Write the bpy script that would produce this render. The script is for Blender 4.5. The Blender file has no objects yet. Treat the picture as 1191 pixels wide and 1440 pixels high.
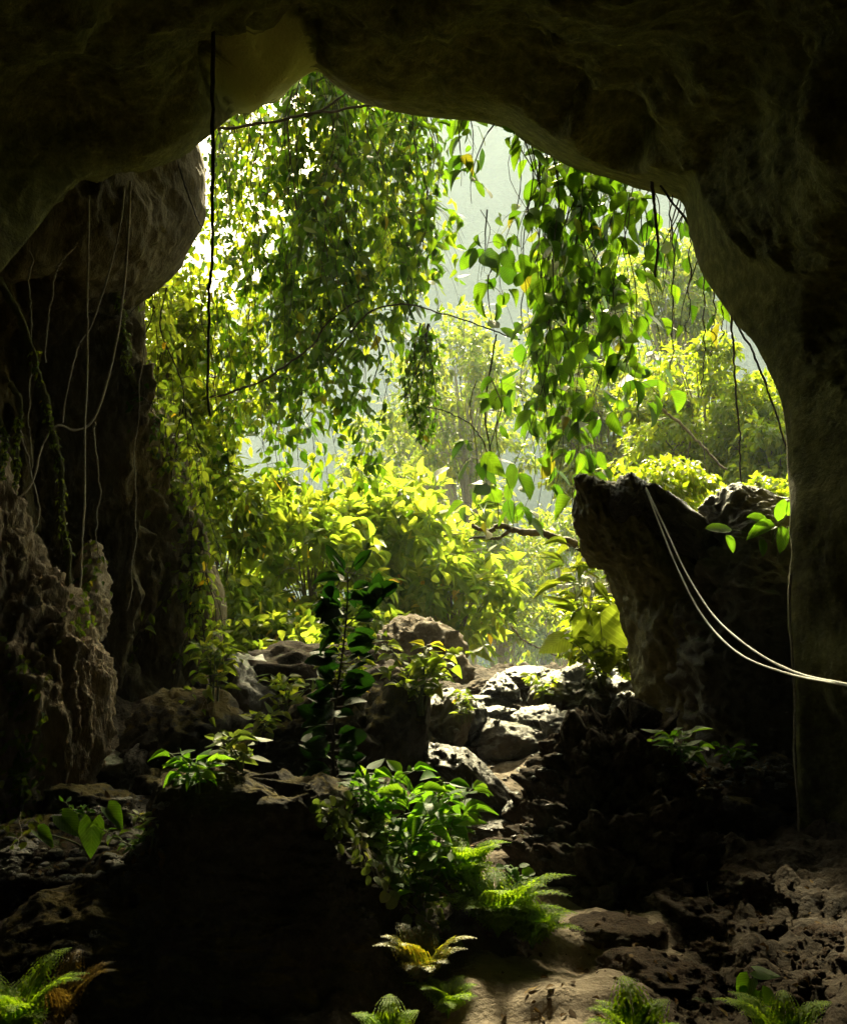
import bpy, math, random
import numpy as np
from math import radians as R
from mathutils import Vector
from mathutils.bvhtree import BVHTree

random.seed(11)
rng = np.random.default_rng(11)
S = bpy.context.scene
COL = S.collection

# ------------------------------------------------------------------ camera
F, PITCH, CZ = 1544.0, R(5.2), 1.6          # focal length in photo pixels, tilt, eye height
cam_d = bpy.data.cameras.new('camera'); cam = bpy.data.objects.new('camera', cam_d); COL.objects.link(cam)
cam_d.sensor_fit = 'VERTICAL'; cam_d.sensor_height = 24.0; cam_d.lens = 24.0 * F / 1440.0
cam_d.clip_start = 0.05; cam_d.clip_end = 3000
cam.location = (0, 0, CZ); cam.rotation_euler = (R(90) + PITCH, 0, 0)
S.camera = cam

# ------------------------------------------------------------------ sky, sun, exposure
SUN_EL, SUN_AZ = R(42), R(3.5)               # azimuth measured from +Y towards +X
w = bpy.data.worlds.new('World'); S.world = w; w.use_nodes = True
nt = w.node_tree; bg = nt.nodes['Background']
sky = nt.nodes.new('ShaderNodeTexSky'); sky.sky_type = 'NISHITA'; sky.sun_disc = False
sky.sun_elevation = SUN_EL; sky.sun_rotation = SUN_AZ
sky.air_density = 1.0; sky.dust_density = 5.0; sky.ozone_density = 1.0
tint = nt.nodes.new('ShaderNodeMix'); tint.data_type = 'RGBA'; tint.blend_type = 'MULTIPLY'; tint.inputs[0].default_value = 1
tint.inputs[7].default_value = (1.0, .95, .60, 1); nt.links.new(sky.outputs[0], tint.inputs[6]); nt.links.new(tint.outputs[2], bg.inputs[0]); bg.inputs[1].default_value = 0.15
sd = bpy.data.lights.new('sun', 'SUN'); so = bpy.data.objects.new('sun', sd); COL.objects.link(so)
sd.energy = 5.0; sd.angle = R(5.0); sd.color = (1.0, 0.89, 0.54)
dirv = Vector((math.cos(SUN_EL) * math.sin(SUN_AZ), math.cos(SUN_EL) * math.cos(SUN_AZ), math.sin(SUN_EL)))
so.rotation_euler = dirv.to_track_quat('Z', 'Y').to_euler(); so.location = (0, 30, 60)
S.view_settings.view_transform = 'Standard'; S.view_settings.look = 'None'
S.view_settings.gamma = 1.0; S.view_settings.exposure = 2.9
S.render.engine = 'CYCLES'
cy = S.cycles
cy.use_denoising = True
cy.max_bounces = 8; cy.diffuse_bounces = 6; cy.glossy_bounces = 3; cy.transmission_bounces = 6; cy.volume_bounces = 1
cy.transparent_max_bounces = 4; cy.caustics_reflective = False; cy.caustics_refractive = False
cy.sample_clamp_indirect = 6.0

# ------------------------------------------------------------------ small maths
CP, SP = math.cos(PITCH), math.sin(PITCH)
def P(px, py, d):
    """photo ray (px,py) followed to depth d metres -> world point"""
    px = np.asarray(px, float); py = np.asarray(py, float); d = np.asarray(d, float)
    x = (px - 595.5) / F * d; y = (720.0 - py) / F * d
    return np.stack([x + 0 * d, d * CP - y * SP, CZ + d * SP + y * CP], -1)
def ray(px, py):
    v = P(px, py, 1.0) - np.array([0, 0, CZ]); return v / np.linalg.norm(v)

_perm = np.random.default_rng(3).permutation(256); _perm = np.concatenate([_perm, _perm, _perm])
_grad = np.random.default_rng(4).normal(size=(256, 3)); _grad /= np.linalg.norm(_grad, axis=1)[:, None]
def pnoise(p):
    p = np.asarray(p, float); i = np.floor(p).astype(int); f = p - i; i &= 255
    u = f * f * f * (f * (f * 6 - 15) + 10); out = 0
    for dx in (0, 1):
        wx = u[:, 0] if dx else 1 - u[:, 0]
        for dy in (0, 1):
            wy = u[:, 1] if dy else 1 - u[:, 1]
            for dz in (0, 1):
                wz = u[:, 2] if dz else 1 - u[:, 2]
                h = _perm[_perm[_perm[(i[:, 0] + dx) & 255] + ((i[:, 1] + dy) & 255)] + ((i[:, 2] + dz) & 255)]
                g = _grad[h]
                out = out + wx * wy * wz * (g[:, 0] * (f[:, 0] - dx) + g[:, 1] * (f[:, 1] - dy) + g[:, 2] * (f[:, 2] - dz))
    return out * 1.5
def fbm(p, o=4, gain=.5, ridge=False):
    a, s, out = 1.0, 1.0, 0
    for k in range(o):
        n = pnoise(p * s + 17.3 * k)
        out = out + a * ((1 - 2 * np.abs(n)) if ridge else n); a *= gain; s *= 2.03
    return out
def cell(p):
    """distance to the nearest of one jittered point per unit cell (bumpy, rounded)"""
    i = np.floor(p).astype(int); f = p - i; best = np.full(len(p), 9.0)
    for dx in (-1, 0, 1):
        for dy in (-1, 0, 1):
            for dz in (-1, 0, 1):
                j = (i + (dx, dy, dz)) & 255
                h = _perm[_perm[_perm[j[:, 0]] + j[:, 1]] + j[:, 2]]
                q = np.array((dx, dy, dz)) + (_grad[h] * .5 + .5) * .9
                best = np.minimum(best, np.sum((q - f) ** 2, 1))
    return np.sqrt(best)
def catmull(Y, n):
    """resample control rows Y (k,...) to n rows"""
    Y = np.asarray(Y, float); k = len(Y); t = np.linspace(0, k - 1, n); i = np.minimum(t.astype(int), k - 2); f = t - i
    f = f.reshape((-1,) + (1,) * (Y.ndim - 1))
    p0, p1, p2, p3 = Y[np.maximum(i - 1, 0)], Y[i], Y[i + 1], Y[np.minimum(i + 2, k - 1)]
    return .5 * (2 * p1 + (p2 - p0) * f + (2 * p0 - 5 * p1 + 4 * p2 - p3) * f ** 2 + (3 * p1 - p0 - 3 * p2 + p3) * f ** 3)
def smooth(a, b, x):
    t = np.clip((np.asarray(x, float) - a) / (b - a), 0, 1); return t * t * (3 - 2 * t)
def unit(v): return v / np.maximum(np.linalg.norm(v, axis=-1, keepdims=True), 1e-9)

# ------------------------------------------------------------------ mesh helpers
class MB:
    def __init__(s): s.v, s.f, s.uv, s.n = [], [], [], 0
    def add(s, V, Fs, UV=None):
        V = np.asarray(V, float)
        for f in Fs:
            f = np.asarray(f, int)
            if len(f):
                s.f.append(f + s.n)
                s.uv.append(np.full(f.shape + (2,), .5) if UV is None else np.asarray(UV)[f])
        s.v.append(V); s.n += len(V)
    def tube(s, pts, r0, r1=None, sides=6):
        pts = np.asarray(pts, float); n = len(pts); r1 = r0 if r1 is None else r1
        r = np.linspace(r0, r1, n) if np.isscalar(r0) else np.asarray(r0)
        t = unit(np.gradient(pts, axis=0)); a = np.where(np.abs(t[:, 2:3]) > .9, [[1., 0, 0]], [[0, 0, 1.]])
        u = unit(np.cross(t, a)); v = np.cross(t, u); an = np.linspace(0, 2 * np.pi, sides, endpoint=False)
        V = pts[:, None] + r[:, None, None] * (np.cos(an)[None, :, None] * u[:, None] + np.sin(an)[None, :, None] * v[:, None])
        s.add(V.reshape(-1, 3), [grid_faces(n, sides, True)])
def grid_faces(n, m, wrap):
    i = np.arange(n - 1)[:, None]; j = np.arange(m if wrap else m - 1)[None]; j2 = (j + 1) % m
    return np.stack([i * m + j, i * m + j2, (i + 1) * m + j2, (i + 1) * m + j], -1).reshape(-1, 4)
def link_mesh(name, mb, mat, parent=None, origin=None, sm=True, attr=None):
    V = np.concatenate(mb.v) if mb.v else np.zeros((0, 3))
    if parent is not None and origin is None: origin = np.array(parent.location)
    if origin is None: origin = np.zeros(3)
    me = bpy.data.meshes.new(name)
    me.vertices.add(len(V)); me.vertices.foreach_set('co', (V - origin).astype(np.float32).ravel())
    nl = sum(f.size for f in mb.f); npoly = sum(len(f) for f in mb.f)
    me.loops.add(nl); me.polygons.add(npoly)
    me.loops.foreach_set('vertex_index', np.concatenate([f.ravel() for f in mb.f]).astype(np.int32))
    tot = np.concatenate([np.full(len(f), f.shape[1]) for f in mb.f]); st = np.concatenate([[0], np.cumsum(tot)[:-1]])
    me.polygons.foreach_set('loop_start', st.astype(np.int32))
    me.polygons.foreach_set('use_smooth', np.full(npoly, sm))
    uvl = me.uv_layers.new(name='UVMap')
    uvl.data.foreach_set('uv', np.concatenate([u.reshape(-1, 2) for u in mb.uv]).astype(np.float32).ravel())
    if attr is not None:
        at = me.attributes.new('mask', 'FLOAT', 'POINT'); at.data.foreach_set('value', attr.astype(np.float32))
    me.update(calc_edges=True); me.validate()
    me.materials.append(mat)
    o = bpy.data.objects.new(name, me); COL.objects.link(o)
    if parent is not None: o.parent = parent
    else: o.location = origin
    return o
def tag(o, label, cat, group=None, kind=None):
    if label: o['label'] = label
    if cat: o['category'] = cat
    if group: o['group'] = group
    if kind: o['kind'] = kind
    return o
def empty(name, loc, label, cat, group=None):
    o = bpy.data.objects.new(name, None); COL.objects.link(o); o.location = tuple(float(c) for c in loc)
    o.empty_display_size = .1
    return tag(o, label, cat, group)
SOLID = []                                    # vertices and faces of what plants can grow on
def solid(mb):
    SOLID.append((np.concatenate(mb.v), mb.f))

# ------------------------------------------------------------------ materials
def new_mat(name):
    m = bpy.data.materials.new(name); m.use_nodes = True; n = m.node_tree
    return m, n, n.nodes['Principled BSDF'], n.nodes['Material Output']
def N(n, typ, **kw):
    x = n.nodes.new(typ)
    for k, v in kw.items():
        if k in x.bl_rna.properties: setattr(x, k, v)
        else: x.inputs[k.replace('_', ' ')].default_value = v
    return x
def ramp(n, fac, stops):
    r = n.nodes.new('ShaderNodeValToRGB'); e = r.color_ramp.elements
    while len(e) < len(stops): e.new(.5)
    for q, (p, c) in zip(e, stops): q.position = p; q.color = (*c, 1)
    n.links.new(fac, r.inputs[0]); return r.outputs[0]
def mix(n, fac, a, b):
    m = N(n, 'ShaderNodeMix', data_type='RGBA')
    for s, v in ((0, fac), (6, a), (7, b)):
        if hasattr(v, 'is_linked'): n.links.new(v, m.inputs[s])
        else: m.inputs[s].default_value = v if s == 0 else (*v, 1)
    return m.outputs[2]
def rock_mat(name, dark, mid, light, rough=.75, wet=0.0, moss=0.0, mosscol=(.05, .075, .015), scale=1.0, bump=.6, streak=0.0, bdist=.05):
    m, n, b, out = new_mat(name)
    tc = N(n, 'ShaderNodeNewGeometry'); mp = N(n, 'ShaderNodeMapping')
    mp.inputs['Scale'].default_value = (scale, scale, scale * (1 - .85 * streak))
    n.links.new(tc.outputs['Position'], mp.inputs[0]); co = mp.outputs[0]
    n1 = N(n, 'ShaderNodeTexNoise', Scale=1.7, Detail=9.0, Roughness=.62, Distortion=.6); n.links.new(co, n1.inputs['Vector'])
    n2 = N(n, 'ShaderNodeTexNoise', Scale=11.0, Detail=8.0, Roughness=.68); n.links.new(co, n2.inputs['Vector'])
    n3 = N(n, 'ShaderNodeTexNoise', Scale=52.0, Detail=4.0, Roughness=.6); n.links.new(co, n3.inputs['Vector'])
    c = ramp(n, n1.outputs[0], [(.28, dark), (.5, mid), (.74, light)])
    c2 = ramp(n, n2.outputs[0], [(.3, tuple(x * .45 for x in dark)), (.52, mid), (.75, tuple(min(1, x * 1.25) for x in light))])
    c = mix(n, .5, c, c2)
    if moss > 0:
        sx = N(n, 'ShaderNodeSeparateXYZ'); n.links.new(tc.outputs['Normal'], sx.inputs[0])
        ad = N(n, 'ShaderNodeMath', operation='MULTIPLY_ADD'); n.links.new(n1.outputs[0], ad.inputs[0]); ad.inputs[1].default_value = 1.9
        n.links.new(sx.outputs[2], ad.inputs[2])
        mr = N(n, 'ShaderNodeMapRange'); n.links.new(ad.outputs[0], mr.inputs[0])
        mr.inputs[1].default_value = 2.05 - moss; mr.inputs[2].default_value = 2.3 - moss
        c = mix(n, mr.outputs[0], c, mosscol)
    n.links.new(c, b.inputs['Base Color'])
    rr = N(n, 'ShaderNodeMapRange'); n.links.new(n2.outputs[0], rr.inputs[0])
    rr.inputs[1].default_value = .3; rr.inputs[2].default_value = .7
    rr.inputs[3].default_value = rough - .35 * wet; rr.inputs[4].default_value = min(1, rough + .1)
    n.links.new(rr.outputs[0], b.inputs['Roughness'])
    b.inputs['Specular IOR Level'].default_value = .3 + .5 * wet
    sm = N(n, 'ShaderNodeMath', operation='MULTIPLY_ADD'); n.links.new(n3.outputs[0], sm.inputs[0]); sm.inputs[1].default_value = .25
    n.links.new(n2.outputs[0], sm.inputs[2])
    bp = N(n, 'ShaderNodeBump', Strength=bump, Distance=bdist); n.links.new(sm.outputs[0], bp.inputs['Height'])
    n.links.new(bp.outputs[0], b.inputs['Normal'])
    return m
def leaf_mat(name, stops, trans=(1.25, 1.5, .6), tfac=.5, rough=.42, spec=.4, veins=True):
    """stops: colour ramp over a per-leaf random number; the light let through is a yellower version of it"""
    m, n, b, out = new_mat(name)
    g = N(n, 'ShaderNodeNewGeometry'); c = ramp(n, g.outputs['Random Per Island'], stops)
    if veins:
        uv = N(n, 'ShaderNodeUVMap', uv_map='UVMap'); sp = N(n, 'ShaderNodeSeparateXYZ'); n.links.new(uv.outputs[0], sp.inputs[0])
        a = N(n, 'ShaderNodeMath', operation='SUBTRACT'); n.links.new(sp.outputs[0], a.inputs[0]); a.inputs[1].default_value = .5
        ab = N(n, 'ShaderNodeMath', operation='ABSOLUTE'); n.links.new(a.outputs[0], ab.inputs[0])
        # side veins: stripes slanting up from the midrib
        q = N(n, 'ShaderNodeMath', operation='MULTIPLY_ADD'); n.links.new(ab.outputs[0], q.inputs[0]); q.inputs[1].default_value = -.9
        n.links.new(sp.outputs[1], q.inputs[2])
        fr = N(n, 'ShaderNodeMath', operation='PINGPONG'); n.links.new(q.outputs[0], fr.inputs[0]); fr.inputs[1].default_value = .06
        mn = N(n, 'ShaderNodeMath', operation='MINIMUM'); n.links.new(ab.outputs[0], mn.inputs[0]); n.links.new(fr.outputs[0], mn.inputs[1])
        mr = N(n, 'ShaderNodeMapRange'); n.links.new(mn.outputs[0], mr.inputs[0]); mr.inputs[1].default_value = .002; mr.inputs[2].default_value = .022
        mr.inputs[3].default_value = .38; mr.inputs[4].default_value = 0
        hs = N(n, 'ShaderNodeHueSaturation', Saturation=.8, Value=1.7); n.links.new(c, hs.inputs['Color'])
        c = mix(n, mr.outputs[0], c, hs.outputs[0])
        bp = N(n, 'ShaderNodeBump', Strength=.35, Distance=.01, invert=True); n.links.new(mr.outputs[0], bp.inputs['Height'])
        n.links.new(bp.outputs[0], b.inputs['Normal'])
    # blotches of wear
    no = N(n, 'ShaderNodeTexNoise', Scale=9.0, Detail=3.0); n.links.new(g.outputs['Position'], no.inputs['Vector'])
    mrn = N(n, 'ShaderNodeMapRange'); n.links.new(no.outputs[0], mrn.inputs[0]); mrn.inputs[1].default_value = .3; mrn.inputs[2].default_value = .7
    mrn.inputs[3].default_value = .72; mrn.inputs[4].default_value = 1.25
    hv = N(n, 'ShaderNodeHueSaturation'); n.links.new(c, hv.inputs['Color']); n.links.new(mrn.outputs[0], hv.inputs['Value'])
    c = hv.outputs[0]
    n.links.new(c, b.inputs['Base Color']); b.inputs['Roughness'].default_value = rough
    b.inputs['Specular IOR Level'].default_value = spec
    tr = N(n, 'ShaderNodeBsdfTranslucent')
    mu = N(n, 'ShaderNodeMix', data_type='RGBA', blend_type='MULTIPLY'); mu.inputs[0].default_value = 1; mu.clamp_result = False
    n.links.new(c, mu.inputs[6]); mu.inputs[7].default_value = (*trans, 1); n.links.new(mu.outputs[2], tr.inputs[0])
    ms = N(n, 'ShaderNodeMixShader'); ms.inputs[0].default_value = tfac
    n.links.new(b.outputs[0], ms.inputs[1]); n.links.new(tr.outputs[0], ms.inputs[2]); n.links.new(ms.outputs[0], out.inputs[0])
    return m
def wood_mat(name, a, bcol, rough=.85, scale=18):
    m, n, b, out = new_mat(name)
    g = N(n, 'ShaderNodeNewGeometry'); t = N(n, 'ShaderNodeTexNoise', Scale=float(scale), Detail=6.0, Roughness=.65); n.links.new(g.outputs['Position'], t.inputs['Vector'])
    n.links.new(ramp(n, t.outputs[0], [(.3, a), (.7, bcol)]), b.inputs['Base Color']); b.inputs['Roughness'].default_value = rough
    bp = N(n, 'ShaderNodeBump', Strength=.6, Distance=.01); n.links.new(t.outputs[0], bp.inputs['Height']); n.links.new(bp.outputs[0], b.inputs['Normal'])
    return m

M = {}
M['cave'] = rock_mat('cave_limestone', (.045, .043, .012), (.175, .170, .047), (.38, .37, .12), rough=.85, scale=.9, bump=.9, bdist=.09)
M['wall'] = rock_mat('fluted_limestone', (.055, .040, .017), (.155, .122, .062), (.36, .30, .19), rough=.8, scale=1.3, bump=.9, streak=.7, bdist=.08)
M['flow'] = rock_mat('flowstone', (.16, .10, .055), (.40, .30, .19), (.64, .52, .37), rough=.7, scale=1.8, bump=1.0, streak=.75, bdist=.07)
M['pillar'] = rock_mat('smooth_limestone', (.06, .052, .016), (.135, .118, .04), (.25, .22, .085), rough=.6, wet=.5, scale=1.0, bump=.6, moss=.12)
M['rock'] = rock_mat('grey_limestone', (.028, .023, .013), (.068, .056, .034), (.135, .115, .075), rough=.62, wet=.7, moss=.28, scale=2.0, bump=.8)
M['wetrock'] = rock_mat('wet_limestone', (.022, .018, .010), (.055, .046, .030), (.13, .115, .085), rough=.5, wet=.9, moss=0, scale=2.6, bump=.9)
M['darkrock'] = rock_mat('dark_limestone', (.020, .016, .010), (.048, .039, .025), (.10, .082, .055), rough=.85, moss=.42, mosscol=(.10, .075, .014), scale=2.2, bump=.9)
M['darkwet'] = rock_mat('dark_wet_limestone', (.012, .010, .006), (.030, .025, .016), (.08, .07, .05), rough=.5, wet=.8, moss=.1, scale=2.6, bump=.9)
M['brownrock'] = rock_mat('weathered_brown_stone', (.05, .034, .02), (.12, .088, .055), (.23, .18, .125), rough=.85, scale=2.4, bump=1.0)
M['soil'] = rock_mat('crusty_brown_soil', (.022, .014, .008), (.055, .036, .02), (.11, .075, .045), rough=.95, scale=4.0, bump=1.0, moss=.05)
M['clod'] = rock_mat('reddish_soil', (.024, .013, .007), (.065, .038, .021), (.13, .083, .05), rough=.95, scale=5.0, bump=1.0)
M['bark'] = wood_mat('brown_bark', (.06, .045, .03), (.20, .16, .11))
M['palebark'] = wood_mat('pale_bark', (.16, .14, .10), (.34, .31, .25))
M['darkstem'] = wood_mat('dark_root_bark', (.015, .012, .008), (.05, .038, .025))
M['paleroot'] = wood_mat('pale_root_bark', (.20, .16, .11), (.42, .37, .29), scale=40)
M['mossroot'] = rock_mat('mossy_root_bark', (.09, .075, .035), (.16, .15, .05), (.16, .2, .04), rough=.95, scale=8.0, bump=1.0)
M['greenstem'] = wood_mat('green_stem', (.05, .075, .018), (.11, .14, .04), rough=.5)
M['rope'] = wood_mat('white_nylon_rope', (.52, .52, .50), (.78, .78, .76), rough=.6, scale=120)
G1 = [(0, (.022, .062, .006)), (.45, (.045, .105, .010)), (.85, (.075, .145, .014)), (.97, (.11, .16, .018)), (1, (.30, .20, .02))]
M['vineleaf'] = leaf_mat('dark_vine_leaf', [(0, (.022, .060, .005)), (.5, (.055, .11, .008)), (.9, (.085, .15, .010)), (.965, (.13, .17, .013)), (.985, (.10, .10, .015)), (1, (.15, .12, .02))], trans=(1.6, 1.7, .45), tfac=.5)
M['leftleaf'] = leaf_mat('green_vine_leaf', [(0, (.022, .060, .004)), (.5, (.055, .11, .008)), (.9, (.10, .15, .011)), (.975, (.15, .18, .014)), (.985, (.12, .085, .02)), (1, (.18, .16, .02))], trans=(1.75, 1.85, .4), tfac=.55)
M['brightleaf'] = leaf_mat('bright_tropical_leaf', [(0, (.07, .125, .018)), (.5, (.115, .17, .026)), (.9, (.17, .21, .036)), (.975, (.17, .21, .036)), (1, (.42, .27, .02))], trans=(2.5, 2.3, .8), tfac=.64, rough=.45, spec=.35)
M['yellowleaf'] = leaf_mat('yellow_green_tree_leaf', [(0, (.09, .14, .014)), (.5, (.14, .185, .02)), (1, (.21, .22, .028))], trans=(1.9, 1.9, .95), tfac=.6, veins=False)
M['limeleaf'] = leaf_mat('lime_tree_leaf', [(0, (.075, .125, .013)), (.5, (.12, .175, .02)), (1, (.18, .215, .028))], trans=(2.4, 2.2, .5), tfac=.6, veins=False)
M['saplingleaf'] = leaf_mat('glossy_dark_leaf', [(0, (.010, .034, .005)), (1, (.026, .062, .009))], trans=(.8, 1.1, .4), tfac=.3, rough=.55, spec=.15)
M['plantleaf'] = leaf_mat('soft_plant_leaf', [(0, (.04, .12, .012)), (.6, (.07, .17, .018)), (1, (.11, .20, .025))], trans=(2.2, 2.0, .5), tfac=.55, rough=.5, spec=.25)
M['fernleaf'] = leaf_mat('fern_leaf', [(0, (.09, .17, .014)), (1, (.17, .25, .026))], trans=(2.3, 2.2, .5), tfac=.55, veins=False, rough=.6, spec=.15)
M['yellowfern'] = leaf_mat('yellowing_fern_leaf', [(0, (.11, .15, .016)), (.6, (.17, .17, .022)), (1, (.22, .16, .03))], trans=(1.9, 1.7, .5), tfac=.5, veins=False)
M['brownfern'] = leaf_mat('withered_fern_leaf', [(0, (.10, .065, .018)), (1, (.22, .15, .035))], trans=(1.3, 1.2, .6), tfac=.45, veins=False)
M['roundleaf'] = leaf_mat('round_creeper_leaf', [(0, (.09, .14, .03)), (.8, (.17, .22, .06)), (1, (.26, .25, .08))], trans=(1.6, 1.6, .7), tfac=.5)
M['deadleaf'] = leaf_mat('fallen_leaf', [(0, (.05, .03, .013)), (.6, (.12, .075, .03)), (1, (.20, .14, .06))], trans=(1, .9, .6), tfac=.2, veins=False, rough=.85, spec=.1)

# ------------------------------------------------------------------ terrain
_gy = [-30, 0, 4.2, 5, 6, 7.2, 8.5, 10, 12, 13, 16, 25, 60, 120, 700]
_gz = [0, 0, 0, .08, .12, .2, .5, .76, .93, .93, .4, -2.5, -13, -20, -22]
PATH = P([720, 770, 815, 835, 805, 765, 720, 690, 700], [1500, 1420, 1370, 1320, 1280, 1245, 1205, 1170, 1130], [3.9, 4.4, 4.75, 5.15, 5.6, 6.0, 6.7, 7.3, 7.9])[:, :2]
PATH = catmull(PATH, 60)
def path_dist(x, y):
    d = np.full(np.shape(x), 9.0)
    for q in PATH: d = np.minimum(d, np.hypot(x - q[0], y - q[1]))
    return d
def gh0(x, y):
    x = np.asarray(x, float); y = np.asarray(y, float)
    z = np.interp(y, _gy, _gz)
    side = np.maximum(np.where(x < .6, .3 * (.6 - x) - .3, x - .6 - 1.1), 0)
    z = z + np.minimum(side * .16, .9) * smooth(11, 8, y)
    z = z + np.clip((-1.4 - x) * .42, 0, 2.6) * smooth(12.5, 16, y) * smooth(28, 19, y)
    z = z + np.clip((x - 3.2) * .5, 0, 2.6) * smooth(9.5, 12.5, y) * smooth(26, 17, y)
    return z
def gh(x, y, full=True):
    x = np.asarray(x, float); y = np.asarray(y, float); z = gh0(x, y)
    p = np.stack([x, y, 0 * x], -1).reshape(-1, 3)
    near = smooth(26, 14, y)
    pd = smooth(.28, .6, path_dist(x, y)).reshape(-1)
    nz = (.10 * fbm(p * 1.3, 3) + pd * .055 * fbm(p * 5.1, 4) + pd * .07 * np.maximum(.6 - cell(p * 6.5), 0) + pd * .045 * np.maximum(.6 - cell(p * 15. + 5), 0) - .012 * pd * fbm(p * 23., 3, ridge=True) + .03 * fbm(p * 4.3, 4)).reshape(x.shape)
    far = (1.2 * fbm(p * .06, 3)).reshape(x.shape) * smooth(16, 40, y)
    # worn steps along the path
    ph = (y * 1.55 + .25 * np.sin(x * 3)) % 1.0
    st = (smooth(0, .22, ph) - ph) * .085 * (1 - pd.reshape(x.shape)) * smooth(9, 8, y) * smooth(3, 4, y)
    return z + nz * near + far + st
def axis(lo, hi, f0, f1, nf, no):
    a = np.linspace(f0, f1, nf); s = (f1 - f0) / (nf - 1)
    g = lambda L: (np.geomspace(s, L + s, no) - s)
    return np.concatenate([f0 - g(f0 - lo)[1:][::-1], a, f1 + g(hi - f1)[1:]])
gx = axis(-580, 580, -4.2, 3.6, 290, 44); gyv = axis(-12, 590, 3.2, 15, 390, 60)
X, Y = np.meshgrid(gx, gyv); Z = gh(X, Y)
mb = MB(); mb.add(np.stack([X, Y, Z], -1).reshape(-1, 3), [grid_faces(len(gyv), len(gx), False)]); solid(mb)
mm, n, b, out = new_mat('cave_floor_soil')
g = N(n, 'ShaderNodeNewGeometry')
n1 = N(n, 'ShaderNodeTexNoise', Scale=2.2, Detail=8.0, Roughness=.65); n.links.new(g.outputs['Position'], n1.inputs['Vector'])
n2 = N(n, 'ShaderNodeTexNoise', Scale=26.0, Detail=8.0, Roughness=.7); n.links.new(g.outputs['Position'], n2.inputs['Vector'])
n3 = N(n, 'ShaderNodeTexVoronoi', Scale=38.0); n.links.new(g.outputs['Position'], n3.inputs['Vector'])
soil = mix(n, .55, ramp(n, n1.outputs[0], [(.3, (.024, .016, .009)), (.7, (.066, .046, .027))]), ramp(n, n2.outputs[0], [(.3, (.013, .009, .005)), (.55, (.055, .038, .022)), (.78, (.15, .11, .066))]))
trod = mix(n, .5, ramp(n, n1.outputs[0], [(.3, (.16, .12, .08)), (.7, (.29, .235, .17))]), ramp(n, n2.outputs[0], [(.3, (.09, .065, .045)), (.6, (.26, .21, .155)), (.8, (.40, .34, .27))]))
at = N(n, 'ShaderNodeAttribute', attribute_name='mask')
ad = N(n, 'ShaderNodeMath', operation='MULTIPLY_ADD'); n.links.new(n2.outputs[0], ad.inputs[0]); ad.inputs[1].default_value = .9; n.links.new(at.outputs['Fac'], ad.inputs[2])
mr = N(n, 'ShaderNodeMapRange'); n.links.new(ad.outputs[0], mr.inputs[0]); mr.inputs[1].default_value = .85; mr.inputs[2].default_value = 1.15
n.links.new(mix(n, mr.outputs[0], soil, trod), b.inputs['Base Color']); b.inputs['Roughness'].default_value = .9
b.inputs['Specular IOR Level'].default_value = .25
hm = N(n, 'ShaderNodeMath', operation='MULTIPLY_ADD'); n.links.new(n3.outputs[0], hm.inputs[0]); hm.inputs[1].default_value = -.35; n.links.new(n2.outputs[0], hm.inputs[2])
bp = N(n, 'ShaderNodeBump', Strength=.8, Distance=.035); n.links.new(hm.outputs[0], bp.inputs['Height']); n.links.new(bp.outputs[0], b.inputs['Normal'])
pm = smooth(.62, .18, path_dist(X, Y)) * smooth(9.2, 8.2, Y)
tag(link_mesh('ground', mb, mm, attr=pm.ravel()), None, None, kind='structure')

# wooded hill across the valley
hx = np.linspace(-430, 430, 300); hyv = np.linspace(120, 560, 210)
X, Y = np.meshgrid(hx, hyv)
H = 105 + 180 * smooth(-90, 25, X)
Z = -26 + H * smooth(150, 430, Y) ** .9 - 60 * smooth(450, 560, Y)
p = np.stack([X, Y, 0 * X], -1).reshape(-1, 3)
Z = Z + (26 * fbm(p * .012, 4)).reshape(X.shape) * smooth(150, 260, Y) + ((1 - cell(p * .11)) * 7.5 + (1 - cell(p * .23 + 7)) * 3).reshape(X.shape)
mb = MB(); mb.add(np.stack([X, Y, Z], -1).reshape(-1, 3), [grid_faces(len(hyv), len(hx), False)])
hm_ = rock_mat('forest_canopy', (.012, .028, .010), (.028, .052, .016), (.06, .085, .026), rough=1, scale=.09, bump=1, bdist=2.0)
tag(link_mesh('hill', mb, hm_), None, None, kind='structure'); HILL_TOP = float(Z.max())

# ------------------------------------------------------------------ the cave: vault, right wall and outer cliff as one shell
lip = np.array([(-300, 1750, 7.0), (-290, 1200, 7.2), (-240, 800, 7.4), (-120, 510, 7.7), (0, 388, 8.0), (65, 325, 8.3), (130, 268, 8.6), (200, 238, 9.0),
    (268, 211, 9.3), (330, 166, 9.6), (385, 142, 9.8), (442, 100, 10.0), (475, 124, 10.0), (520, 150, 10), (600, 165, 10), (700, 174, 10), (745, 200, 10),
    (790, 226, 9.9), (880, 257, 9.7), (930, 270, 9.5), (962, 283, 9.2), (974, 330, 9.0), (990, 380, 8.7), (1020, 425, 8.4), (1060, 480, 8.1), (1098, 545, 7.8),
    (1110, 600, 7.6), (1113, 660, 7.5), (1117, 720, 7.3), (1112, 800, 7.2), (1114, 900, 7.1), (1118, 1000, 7.0), (1121, 1100, 6.9), (1125, 1200, 6.8), (1132, 1320, 6.6), (1150, 1800, 6.4)], float)
lipf = catmull(lip, 330)
C0 = np.array([600., 720.])
def ring(sc, df, push=0):
    q = lipf.copy(); wr_ = smooth(880, 1060, lipf[:, 0]) * smooth(250, 520, lipf[:, 1]); k_ = np.where(sc > 1 and push < .5, 1 + (sc - 1) * (1 + 1.5 * wr_), sc); q[:, :2] = C0 + (q[:, :2] - C0) * k_[:, None]; return P(q[:, 0], q[:, 1], q[:, 2] * df)
th = np.linspace(np.pi * 1.12, -np.pi * .12, len(lipf))
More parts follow.
